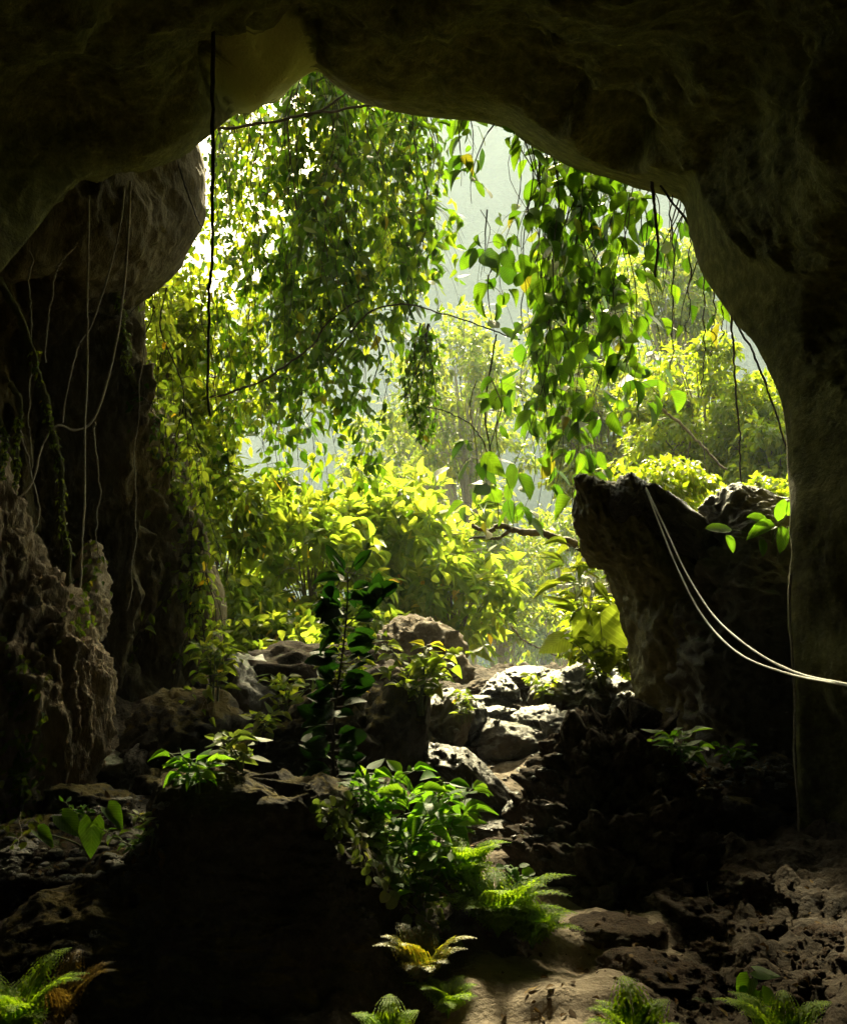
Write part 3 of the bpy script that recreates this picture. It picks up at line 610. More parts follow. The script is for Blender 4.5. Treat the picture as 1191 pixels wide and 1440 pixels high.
TEMPL = {k: template(k) for k in ('ovate', 'heart', 'lance', 'ellip', 'round')}
_sv = np.array([(0, 0, 0), (-.5, .42, .08), (0, .45, 0), (.5, .42, .08), (0, 1, -.14)]); SIMPLE = (_sv, np.stack([_sv[:, 0] + .5, _sv[:, 1]], -1), np.array([(0, 2, 1, 1), (0, 3, 2, 2), (1, 2, 4, 4), (2, 3, 4, 4)])[:, :3])
def leaves(mb, pos, along, nrm_, size, width=.55, kind='ovate', r_=None):
    """add many leaves: base position, direction of the tip, face normal, length"""
    pos = np.asarray(pos, float); n_ = len(pos)
    if n_ == 0: return
    y = unit(np.asarray(along, float)); z = unit(np.asarray(nrm_, float)); x = unit(np.cross(y, z)); z = np.cross(x, y)
    T, UV, fc = SIMPLE if kind == 'simple' else TEMPL[kind]
    size = np.broadcast_to(np.asarray(size, float), (n_,)); rw = rng.uniform(.82, 1.15, n_) * width; bend = rng.uniform(-.6, 2.8, n_)
    V = pos[:, None] + size[:, None, None] * (T[None, :, :1] * rw[:, None, None] * x[:, None] + T[None, :, 1:2] * y[:, None] + (T[None, :, 2:] * bend[:, None, None]) * z[:, None])
    k = len(T); idx = (np.arange(n_) * k)[:, None, None] + fc[None]
    mb.add(V.reshape(-1, 3), [idx.reshape(-1, fc.shape[1])], np.tile(UV, (n_, 1)))
def rnd(n_): return unit(rng.normal(size=(n_, 3)))

# ------------------------------------------------------------------ hanging vines
def sway(a, b, amp, n_=26, sag=0.0):
    t = np.linspace(0, 1, n_)[:, None]; q = (1 - t) * a + t * b
    o1, o2 = rng.uniform(-90, 90, 2)
    tt = t * np.linalg.norm(b - a) * .7
    w_ = np.concatenate([pnoise(np.concatenate([tt, tt * 0 + o1, tt * 0], 1))[:, None], pnoise(np.concatenate([tt, tt * 0 + o2, tt * 0 + 5], 1))[:, None], 0 * tt], 1)
    return q + w_ * amp * np.minimum(t * 4, 1) + np.array([0, 0, -1]) * sag * (4 * t * (1 - t))
def hanging_vine(label, px, top_py, bot_py, d, leaf=.2, mat='vineleaf', strands=3, spread=40, dens=1.0, kind='ovate', gaps=0.0, width=.58, group=None, start=0.0, bare=0, stemr=.007, jit=.6):
    if mat == 'leftleaf' and leaf > .15: leaf *= .82; dens *= 1.12
    a0 = P(px, top_py, d); root = empty('hanging_vine', a0, label, 'vine', group)
    st, lf = MB(), MB(); pos, al, nr, sz = [], [], [], []
    bare = (bare + 1) // 2 if mat == 'leftleaf' else bare
    for s_ in range(strands + bare):
        isb = s_ >= strands
        dd = d + rng.uniform(-jit, jit) * .7
        dx = rng.uniform(-1, 1) * spread
        a = P(px + dx * .5, top_py - 25, dd); bpy_ = bot_py - (rng.random() ** 1.5) * .45 * (bot_py - top_py) if s_ else bot_py
        b = P(px + dx, bpy_, dd)
        L = np.linalg.norm(b - a); ln = sway(a, b, .45, max(14, int(L * 9)))
        st.tube(ln, stemr * rng.uniform(.6, 1.3), stemr * .4, 5)
        if isb: continue
        off = rng.uniform(-99, 99)
        segs = [(ln, L, start)]
        for k in range(int(L * 1.9 * dens)):             # side shoots that arch out and droop
            t0 = rng.uniform(start, .95); c = ln[int(t0 * (len(ln) - 1))]; an = rng.uniform(0, 2 * np.pi); l2 = rng.uniform(.06, .18) if leaf < .1 else rng.uniform(.2, .55) if mat == 'vineleaf' else rng.uniform(.3, .9)
            tt = np.linspace(0, 1, 9)[:, None]; q = c + np.array([math.cos(an), math.sin(an) * .7, 0]) * l2 * .75 * tt + np.array([0, 0, -1]) * l2 * .75 * (tt ** 2.0) + np.array([0, 0, 1]) * .1 * l2 * np.sin(tt * 3)
            st.tube(q, stemr * .5, stemr * .25, 4); segs.append((q, l2, 0))
        for q, l_, t0 in segs:
            nl = max(2, int(l_ * 9.5 * dens * (.2 / leaf) ** .8))
            t = np.sort(rng.uniform(t0, 1, nl))
            if gaps: 
                g_ = pnoise(np.stack([t * l_ * .9, t * 0 + off, t * 0], 1)); t = t[g_ > (gaps - .5) * .9]
            if len(t) == 0: continue
            i = t * (len(q) - 1); i0 = np.minimum(i.astype(int), len(q) - 2); f = (i - i0)[:, None]; c = q[i0] * (1 - f) + q[i0 + 1] * f
            an = rng.uniform(0, 2 * np.pi, len(t)); outv = np.stack([np.cos(an), np.sin(an) * .8, rng.uniform(-.5, .35, len(t))], -1)
            pl = rng.uniform(.25, .55, len(t))[:, None] * leaf
            b_ = c + outv * pl
            for u, v in zip(c, b_): st.tube(np.array([u, (u + v) / 2 + (0, 0, .01), v]), stemr * .22, stemr * .18, 3)
            pos.append(b_); al.append(unit(outv * .55 + np.array([0, 0, -.7]) + rng.normal(size=(len(t), 3)) * .42))
            nr.append(unit(outv * .7 + np.array([0, -.35, .55]) + rng.normal(size=(len(t), 3)) * .4)); sz.append(leaf * rng.uniform(.55, 1.25, len(t)))
    if pos:
        A = [np.concatenate(k) for k in (pos, al, nr, sz)]; pick = rng.random(len(A[0]))
        for lo, hi, kd, wd in ((0, .55, kind, width), (.55, .85, 'ovate' if kind == 'ellip' else 'lance', width * .9), (.85, 1.1, 'round', width * 1.15)):
            k = (pick >= lo) & (pick < hi); leaves(lf, A[0][k], A[1][k], A[2][k], A[3][k] * (.8 if kd == 'round' else 1), wd, kd)
    link_mesh('stem', st, M['darkstem'], root); 
    if pos: link_mesh('foliage', lf, M[mat], root)
    return root
RV = 'vines of the curtain hanging from the right half of the arch'
for a in [
 ('short sparse vine with big holed leaves hanging from the middle of the arch', 668, 172, 262, 11.0, dict(leaf=.23, strands=3, spread=40, dens=.9)),
 ('thin vine with a few leaf pairs in front of the pale hill', 708, 180, 290, 10.6, dict(leaf=.2, strands=2, spread=20, dens=.7)),
 ('vine with a side cluster of rounded leaves over the pale hill gap', 672, 320, 385, 10.8, dict(leaf=.24, strands=2, spread=44, dens=1.0)),
 ('dark stringy vine forming the left edge of the right curtain', 728, 190, 470, 10.6, dict(leaf=.2, strands=3, spread=16, dens=.6, gaps=.2, bare=4)),
 ('long vine of the right curtain whose leaves reach down to the brown branch', 752, 200, 745, 10.9, dict(leaf=.24, strands=4, spread=36, dens=.95, gaps=.1, bare=3)),
 ('long dense vine right of the one that reaches the brown branch', 790, 222, 735, 11.2, dict(leaf=.24, strands=4, spread=62, dens=1.0, gaps=.1, bare=4)),
 ('vine thick with dark leaves in the middle of the right curtain', 822, 238, 600, 11.0, dict(leaf=.24, strands=4, spread=66, dens=1.0, bare=4)),
 ('vine with dark leaves over the rock pillar beak', 815, 300, 690, 11.5, dict(leaf=.23, strands=3, spread=30, dens=.7, gaps=.2, start=.3)),
 ('leafy vine along the right part of the right curtain', 858, 250, 570, 11.2, dict(leaf=.24, strands=4, spread=58, dens=1.0, gaps=.1, bare=3)),
 ('leafy vine whose lowest leaf pair hangs free at the right rim of the curtain', 888, 258, 590, 10.8, dict(leaf=.22, strands=3, spread=28, dens=.75, gaps=.15)),
 ('short vine with broad leaves under the arch above the right wall', 925, 268, 400, 10.8, dict(leaf=.24, strands=3, spread=36, dens=.8)),
 ('vine dangling close to the edge of the right wall', 970, 300, 475, 10.2, dict(leaf=.2, strands=3, spread=30, dens=.7, bare=4)),
 ('low hanging vine tip with three big leaves left of the right curtain', 690, 560, 740, 10.4, dict(leaf=.24, strands=3, spread=40, dens=.8, gaps=.1)),
 ('isolated vine tip with a fan of leaves against the yellow trees', 698, 395, 470, 10.6, dict(leaf=.24, strands=1, spread=10, dens=.9)),
]: hanging_vine(*a[:5], group=RV, mat='vineleaf', kind='ellip', width=.60, **a[5])
LV = 'vines of the curtain hanging from the left half of the arch'
for a in [
 ('vine of small leaves over the brightest sky patch beside the left overhang', 320, 175, 470, 13.5, dict(leaf=.16, strands=4, spread=42, dens=.55, gaps=.3, bare=3)),
 ('thin vine of tiny leaves just right of the grey overhang', 300, 205, 400, 12.6, dict(leaf=.12, strands=6, spread=26, dens=.9, gaps=.3)),
 ('loose vine hanging just right of the thick dark root', 352, 150, 640, 13.2, dict(leaf=.18, strands=5, spread=42, dens=.65, gaps=.2, bare=3)),
 ('dense dark vine beneath the notch in the ceiling', 440, 100, 560, 12.8, dict(leaf=.19, strands=7, spread=40, dens=1.05, bare=5)),
 ('vine left of the dark one under the ceiling notch', 395, 140, 690, 13.4, dict(leaf=.19, strands=6, spread=46, dens=.8, gaps=.1, bare=3)),
 ('vine with bright leaves right of the ceiling notch', 486, 120, 620, 13.0, dict(leaf=.2, strands=6, spread=46, dens=.95, bare=2)),
 ('long vine reaching the light green bush with drooping oval leaves', 468, 300, 700, 12.5, dict(leaf=.21, strands=4, spread=44, dens=.85, gaps=.1)),
 ('vine of glossy drooping leaves in the middle of the left curtain', 528, 145, 600, 12.8, dict(leaf=.21, strands=6, spread=44, dens=.95)),
 ('leafy vine toward the right side of the left curtain', 566, 155, 540, 13.2, dict(leaf=.2, strands=6, spread=40, dens=.95)),
 ('vine forming the right rim of the left curtain beside the pale hill', 590, 162, 420, 13.2, dict(leaf=.18, strands=6, spread=22, dens=1.1)),
 ('thin vine strand with small dark leaves reaching lowest at right of left curtain', 527, 480, 690, 12.2, dict(leaf=.12, strands=2, spread=12, dens=.9)),
 ('dark vine tassel of tiny dense leaves hanging alone before the yellow tree', 598, 480, 628, 11.4, dict(leaf=.085, strands=7, spread=13, dens=2.2, start=.05, jit=.15)),
 ('vine hanging low at the left near the fluted wall', 300, 420, 720, 13.0, dict(leaf=.18, strands=5, spread=46, dens=.75, gaps=.1, bare=2)),
 ('thick dark mass of small leaved vine directly under the ceiling notch', 450, 90, 260, 13.6, dict(leaf=.14, strands=12, spread=70, dens=1.6)),
 ('broad vine of small leaves far back in the upper left of the curtain', 345, 130, 480, 14.6, dict(leaf=.14, strands=14, spread=74, dens=1.15, gaps=.1)),
 ('broad vine of small leaves far back in the upper middle of the left curtain', 470, 90, 500, 14.8, dict(leaf=.15, strands=13, spread=75, dens=1.25)),
 ('broad vine of small leaves far back behind the right rim of the left curtain', 550, 130, 480, 15.0, dict(leaf=.15, strands=12, spread=48, dens=1.25)),
 ('vine of small leaves far back and low in the left curtain', 400, 420, 700, 14.8, dict(leaf=.16, strands=9, spread=90, dens=.9, gaps=.15)),
 ('vine draped in the middle of the left curtain behind the others', 420, 380, 730, 14.0, dict(leaf=.2, strands=6, spread=60, dens=.8)),
]: hanging_vine(*a[:5], group=LV, mat='limeleaf' if 'far back' in a[0] else 'vineleaf' if 'tassel' in a[0] else 'leftleaf', kind='ovate', width=.55, **a[5])

for a in [
 ('leafy creeper spilling down over the right edge of the fluted wall', 250, 600, 900, 10.5, dict(leaf=.11, strands=6, spread=40, dens=1.3)),
 ('creeper spilling over the pale stone bulge at the upper edge of the fluted wall', 222, 430, 660, 10.6, dict(leaf=.10, strands=5, spread=26, dens=1.2)),
 ('creeper hanging at the foot of the fluted wall with yellowish leaves', 278, 830, 1010, 10.3, dict(leaf=.10, strands=5, spread=26, dens=1.3)),
]: hanging_vine(*a[:5], group='creepers over the edge of the fluted wall', mat='brightleaf', kind='ovate', width=.55, jit=.25, **a[5])

# ------------------------------------------------------------------ trees and bushes outside
def tree(name, label, px, py, d, wpx, hpx, leaf, nclump, per, mat, seed, cat='tree', kind='simple', width=.5, clump=.22, droop=.5, bark='bark', trunk=.07, base=None, group=None, limbs=True, thick=1.0, lean=0.0):
    global rng
    keep = rng; rng = np.random.default_rng(seed)
    c = P(px, py, d); rx, rz = wpx / F * d / 2, hpx / F * d / 2; ry = rx * thick
    bx, by = (c[0] + lean, c[1]) if base is None else base
    g0 = top(bx, by, c[2]) if d < 30 else np.array([bx, by, float(gh0(bx, by))])
    root = empty(name, g0, label, cat, group); tk, lf = MB(), MB()
    pts = rng.normal(size=(nclump, 3)); pts = pts / np.linalg.norm(pts, axis=1)[:, None] * (rng.random(nclump) ** .42)[:, None]
    cl = c + pts * np.array([rx, ry, rz])
    hub = c - np.array([0, 0, rz * .55]); hub[2] = max(hub[2], g0[2] + .3)
    t = np.linspace(0, 1, 12)[:, None]; trk = g0 * (1 - t) + hub * t + np.array([1, .4, 0]) * .12 * rx * np.sin(t * 3)
    trk[0, 2] -= .15
    tk.tube(trk, trunk * 1.3, trunk * .7, 8)
    pos, al, nr, sz = [], [], [], []
    for q in cl:
        if limbs:
            t = np.linspace(0, 1, 7)[:, None]; s0 = trk[rng.integers(5, 12)]
            tk.tube(s0 * (1 - t) + q * t + np.array([0, 0, 1]) * .18 * np.linalg.norm(q - s0) * np.sin(t * 3.14), trunk * .26, trunk * .07, 5)
        m = int(per * rng.uniform(.5, 1.4)); r = clump * max(rx, rz) * rng.uniform(.6, 1.3)
        dv = rnd(m) * (rng.random(m) ** .45)[:, None]
        p_ = q + dv * np.array([r, r, r * .7]); outv = unit(dv + .35 * (p_ - c) / max(rx, rz))
        pos.append(p_); al.append(unit(outv * .7 + np.array([0, 0, -droop]) + rng.normal(size=(m, 3)) * .35))
        nr.append(unit(np.array([0, 0, 1.]) + rng.normal(size=(m, 3)) * .55)); sz.append(leaf * rng.uniform(.55, 1.25, m))
    for k in range(int(nclump * .55)):                # long shoots that break the outline
        o_ = unit(rng.normal(size=3) + (0, 0, .5)); L = rng.uniform(.75, 1.3); t = np.linspace(0, 1, 9)[:, None]
        q = c + o_ * np.array([rx, ry, rz]) * (.35 + (L - .35) * t) - np.array([0, 0, 1]) * droop * .4 * rz * t ** 3
        tk.tube(q, trunk * .16, trunk * .05, 4); m = int(16 + per * .2); i = np.sort(rng.uniform(2, 8, m)); i0 = np.minimum(i.astype(int), 7); f = (i - i0)[:, None]
        p_ = q[i0] * (1 - f) + q[i0 + 1] * f; sd = rnd(m)
        pos.append(p_ + sd * leaf * .3); al.append(unit(sd + unit(q[8] - q[0]) * .6 - np.array([0, 0, droop * .6]))); nr.append(unit(np.array([0, 0, 1.]) + rng.normal(size=(m, 3)) * .5)); sz.append(leaf * rng.uniform(.5, 1.15, m))
    leaves(lf, np.concatenate(pos), np.concatenate(al), np.concatenate(nr), np.concatenate(sz), width, kind)
    link_mesh('trunk', tk, M[bark], root); link_mesh('crown', lf, M[mat], root)
    rng = keep
    return root
# left crown above and behind the curtain
tree('tree', 'green tree in the left gap below the grey overhang', 270, 540, 15, 220, 330, .17, 40, 48, 'limeleaf', 103, clump=.25, trunk=.09, kind='ovate')
tree('shrub', 'bright bush of mid sized leaves against the fluted left wall', 300, 760, 13, 190, 280, .17, 40, 46, 'brightleaf', 104, cat='shrub', kind='ovate', clump=.25, trunk=.04)
tree('shrub', 'bright bush lower left behind the yellowish sprig', 350, 900, 12.5, 200, 130, .15, 40, 60, 'brightleaf', 105, cat='shrub', kind='ovate', clump=.25, trunk=.04)
tree('shrub', 'large light green bush with long leaves behind the dark sapling', 430, 800, 14, 240, 260, .22, 42, 30, 'brightleaf', 106, cat='shrub', kind='lance', width=.5, clump=.25, trunk=.05, droop=.3)
tree('shrub', 'pale sunlit bush of big long leaves at the centre', 560, 760, 15.5, 260, 180, .27, 46, 32, 'brightleaf', 107, cat='shrub', kind='lance', width=.45, clump=.25, trunk=.06, droop=.25)
tree('shrub', 'light green bush with arching branches above the fibrous brown rock', 630, 850, 15, 200, 150, .22, 38, 28, 'brightleaf', 108, cat='shrub', kind='lance', width=.42, clump=.25, trunk=.05, droop=.35)
tree('shrub', 'low leafy bush between the sapling and the fibrous brown rock', 500, 900, 13, 150, 110, .16, 34, 50, 'brightleaf', 109, cat='shrub', kind='ovate', clump=.3, trunk=.03)
tree('tree', 'green leafy growth filling the gap just under the grey overhang', 235, 470, 13.5, 130, 190, .15, 26, 40, 'limeleaf', 130, clump=.28, trunk=.04, kind='ovate')
tree('shrub', 'tangled bush hugging the upper right edge of the fluted wall', 235, 600, 12.6, 120, 160, .13, 30, 44, 'limeleaf', 131, cat='shrub', clump=.28, trunk=.03, kind='ovate')
# airy trees in the valley
tree('shrub', 'dense green bush at the foot of the left bushes, touching the fluted wall', 330, 960, 11.5, 170, 120, .13, 44, 60, 'brightleaf', 125, cat='shrub', kind='ovate', clump=.28, trunk=.03)
tree('shrub', 'leafy bush right above the broad dark boulder, left of the sapling', 410, 930, 11.8, 150, 120, .15, 40, 55, 'brightleaf', 126, cat='shrub', kind='lance', clump=.28, trunk=.03)
tree('shrub', 'bright bush beside the elephant ear, right of the crest', 850, 900, 11.2, 110, 130, .13, 36, 55, 'limeleaf', 127, cat='shrub', kind='ovate', clump=.28, trunk=.03)
tree('tree', 'pale yellow airy tree standing in the haze at the centre', 650, 575, 36, 230, 290, .30, 80, 50, 'yellowleaf', 110, clump=.15, trunk=.14, bark='palebark')
tree('tree', 'second pale yellow tree behind the hanging tassel, lower and hazier', 600, 650, 42, 250, 200, .32, 70, 60, 'yellowleaf', 111, clump=.16, trunk=.15, bark='palebark')
tree('tree', 'thin hazy tree seen under the brown branch', 700, 830, 32, 190, 220, .26, 60, 40, 'yellowleaf', 112, clump=.14, trunk=.1, bark='palebark', droop=.3)
tree('tree', 'hazy tree right of the thin one, left of the rock pillar', 790, 800, 38, 170, 200, .3, 50, 45, 'yellowleaf', 113, clump=.14, trunk=.12, bark='palebark')
tree('tree', 'yellow feathery tree behind the lower right curtain', 850, 620, 24, 190, 210, .2, 70, 80, 'yellowleaf', 114, clump=.2, trunk=.1)
tree('tree', 'lime green bushy tree in the right opening with a bare slanting twig', 985, 600, 19, 230, 250, .15, 90, 110, 'limeleaf', 115, clump=.2, trunk=.1)
tree('tree', 'bright lime tree touching the edge of the right wall', 1080, 640, 17.5, 160, 220, .16, 60, 90, 'limeleaf', 116, clump=.24, trunk=.08)
tree('tree', 'pale tree far behind the upper right vines', 940, 420, 34, 180, 200, .28, 60, 55, 'yellowleaf', 117, clump=.17, trunk=.15, bark='palebark')
tree('tree', 'yellow green tree behind the right curtain in the haze', 815, 440, 30, 170, 240, .25, 60, 55, 'yellowleaf', 118, clump=.17, trunk=.14, bark='palebark')
tree('shrub', 'lime bush spilling over behind the crest of the rock pillar', 930, 690, 12, 150, 80, .1, 40, 60, 'limeleaf', 119, cat='shrub', kind='simple', clump=.3, trunk=.03)
tree('shrub', 'lime bush behind the dark boulder beside the right wall', 1060, 720, 12.5, 150, 110, .13, 36, 60, 'limeleaf', 120, cat='shrub', kind='ovate', clump=.3, trunk=.03)
tree('tree', 'small tree on the slope far below the crest, blurred by haze', 760, 900, 60, 120, 110, .5, 40, 40, 'limeleaf', 121, clump=.2, trunk=.15)
tree('tree', 'hazy round tree down the valley beside the blurred small one', 700, 900, 75, 130, 130, .6, 40, 40, 'limeleaf', 122, clump=.2, trunk=.2)

# ------------------------------------------------------------------ plants
def shrub(name, label, base, h, w_, nst, leaf, nl, mat, kind='ovate', width=.5, seed=0, cat='plant', stem='greenstem', up=.5, lean=(0, 0), group=None, whorl=False):
    global rng
    keep = rng; rng = np.random.default_rng(seed + 500); base = np.asarray(base, float)
    root = empty(name, base, label, cat, group); st, lf = MB(), MB(); pos, al, nr, sz = [], [], [], []
    for k in range(nst):
        an = rng.uniform(0, 2 * np.pi); e = base + np.array([math.cos(an) * w_ / 2 * rng.random() ** .5 + lean[0], math.sin(an) * w_ / 2 * .8 * rng.random() ** .5 + lean[1], h * rng.uniform(.55, 1.0)])
        t = np.linspace(0, 1, 10)[:, None]; b0 = base + np.array([rng.normal() * .02, rng.normal() * .02, -.03])
        q = b0 + (e - b0) * np.concatenate([t ** 1.5, t ** 1.5, t ** .85], 1)
        st.tube(q, .0045 + .004 * h, .002, 5)
        tt = np.sort(1 - .75 * rng.random(nl) ** 1.4) if not whorl else np.repeat(np.linspace(.45, 1, max(2, nl // 4)), 4)
        i = tt * 9; i0 = np.minimum(i.astype(int), 8); f = (i - i0)[:, None]; c = q[i0] * (1 - f) + q[i0 + 1] * f
        an = (np.arange(len(tt)) * 2.4 + rng.uniform(0, 6)) if not whorl else (np.arange(len(tt)) * 1.571 + np.repeat(np.arange(len(tt) // 4), 4) * .78)
        outv = np.stack([np.cos(an), np.sin(an), rng.uniform(-.15, up, len(tt))], -1)
        pl = leaf * rng.uniform(.15, .45, len(tt))[:, None]; b_ = c + outv * pl
        for u, v in zip(c, b_): st.tube(np.array([u, v]), .0022, .0015, 3)
        pos.append(b_); al.append(unit(outv + rng.normal(size=outv.shape) * .2 + (0, 0, -.12))); nr.append(unit(np.array([0, -.25, 1.]) + rng.normal(size=outv.shape) * .3))
        sz.append(leaf * rng.uniform(.6, 1.2, len(tt)))
    leaves(lf, np.concatenate(pos), np.concatenate(al), np.concatenate(nr), np.concatenate(sz), width, kind)
    link_mesh('stem', st, M[stem], root); link_mesh('foliage', lf, M[mat], root); rng = keep
    return root
def frond_mesh(base, an, L, rise, wd, pairs=17, fine=4):
    mb = MB(); t = np.linspace(0, 1, 16)[:, None]; o = np.array([math.cos(an), math.sin(an), 0])
    q = base + o * L * (.35 * t + .45 * t ** 2) + np.array([0, 0, 1]) * (rise * 1.5 * (1.5 * t - .62 * t ** 2) - .12 * L * t ** 4)
    mb.tube(q, .0035, .001, 4); side = np.array([-o[1], o[0], 0]); n0 = unit(np.gradient(q, axis=0))
    tt = np.linspace(.2, .99, pairs); i = tt * 15; i0 = np.minimum(i.astype(int), 14); f = (i - i0)[:, None]; c = q[i0] * (1 - f) + q[i0 + 1] * f
    tg = n0[i0]; pos, al, nr, sz = [], [], [], []
    for k in range(pairs):
        u_ = (tt[k] - .2) / .79; ln = wd * (1 - u_) ** .8 * (.7 + .3 * min(1, u_ * 5)) + .008
        up = np.cross(side, tg[k]); up = up * np.sign(up[2] + 1e-6)
        for s_ in (-1, 1):
            dv = unit(side * s_ + tg[k] * .42 - up * .04 + rng.normal(size=3) * .05); u = np.linspace(.1, 1, fine)
            pp = c[k] + dv * (u * ln)[:, None] - up * (.05 * ln * u ** 2)[:, None]; b2 = unit(np.cross(up, dv))
            for s2 in (-1, 1):
                pos.append(pp); al.append(np.tile(unit(b2 * s2 + dv * .8), (fine, 1))); nr.append(np.tile(up, (fine, 1)) + rng.normal(size=(fine, 3)) * .15)
                sz.append((1.05 - u * .75) * min(ln, .09) * .55)
    leaves(mb, np.concatenate(pos), np.concatenate(al), np.concatenate(nr), np.concatenate(sz), .5, 'simple')
    return mb
def fern(label, base, n_, L, rise, mat='fernleaf', seed=0, wd=None, arc=(0, 6.283), group='ferns on the cave floor', pairs=17):
    global rng
    keep = rng; rng = np.random.default_rng(seed + 900); base = np.asarray(base, float)
    root = empty('fern', base, label, 'fern', group)
    for k in range(n_):
        an = arc[0] + (arc[1] - arc[0]) * (k + rng.uniform(.1, .9)) / n_; l_ = L * rng.uniform(.65, 1.1)
        link_mesh('frond', frond_mesh(base, an, l_, rise * rng.uniform(.6, 1.2), (wd or L * .3) * rng.uniform(.8, 1.1), pairs), M[mat], root)
    rng = keep; return root
def big_leaf_plant(name, label, base, specs, mat='plantleaf', kind='heart', width=.75, cat='plant', seed=0):
    """specs: per leaf (offset of the leaf base from the plant's base, tip direction, normal, length)"""
    base = np.asarray(base, float); root = empty(name, base, label, cat)
    for off, al, nr, L in specs:
        off = np.array(off, float); q = np.linspace(0, 1, 8)[:, None]
        pt = MB(); pt.tube(base + off * np.concatenate([q ** 1.4, q ** 1.4, q ** .8], 1), .006, .0035, 6)
        lm = MB(); leaves(lm, [base + off], [al], [nr], L, width, kind)
        o = link_mesh('leaf', lm, M[mat], root); link_mesh('petiole', pt, M['greenstem'], o, origin=np.zeros(3) + base)
    return root
def on(px, py): return hit(px, py)[0]

# the tall dark sapling
b0 = P(479, 1132, 5.7); tp = P(486, 806, 5.55)
root = empty('sapling', b0 - (0, 0, .12), 'tall dark leaved sapling standing alone like a silhouette', 'sapling')
q = sway(b0 - (0, 0, .12), tp, .16, 30); st, lf = MB(), MB(); st.tube(q, .009, .003, 7)
pos, al, nr, sz = [], [], [], []
for t in np.concatenate([np.linspace(.06, 1, 125) + rng.uniform(-.012, .012, 125), [1, 1, 1]]):
    t = min(max(t, .05), 1.0); c = q[int(t * 29)]; an = (0 if rng.random() < .5 else np.pi) + rng.normal() * .6
    o = np.array([math.cos(an), math.sin(an), rng.uniform(-.35, .5) + (1.1 if t > .97 else 0)])
    l0 = rng.uniform(.02, .05); pos.append(c + o * l0); st.tube(np.array([c, c + o * l0]), .0022, .0018, 4)
    al.append(unit(o + (0, 0, rng.uniform(-.15, .3)))); nr.append(unit(np.array([rng.normal() * .4, -.8, .8]) + rng.normal(size=3) * .4)); sz.append(.155 * rng.uniform(.6, 1.15) * (1 - .18 * t))
for t0, dx, dz in ((.80, .16, .16), (.86, -.09, .08)):
    c = q[int(t0 * 29)]; br = np.array([c + np.array([dx, -.02, dz]) * u for u in np.linspace(0, 1, 6)]); st.tube(br, .004, .002, 5)
    for u in (2, 3, 3, 4, 4, 5, 5, 5):
        o = unit(np.array([dx, rng.normal() * .1, dz]) + rng.normal(size=3) * .16); pos.append(br[u]); al.append(o); nr.append(unit(np.array([0, -1, .4]) + rng.normal(size=3) * .3)); sz.append(.125)
leaves(lf, pos, al, nr, sz, .56, 'ellip')
link_mesh('stem', st, M['darkstem'], root); link_mesh('foliage', lf, M['saplingleaf'], root)

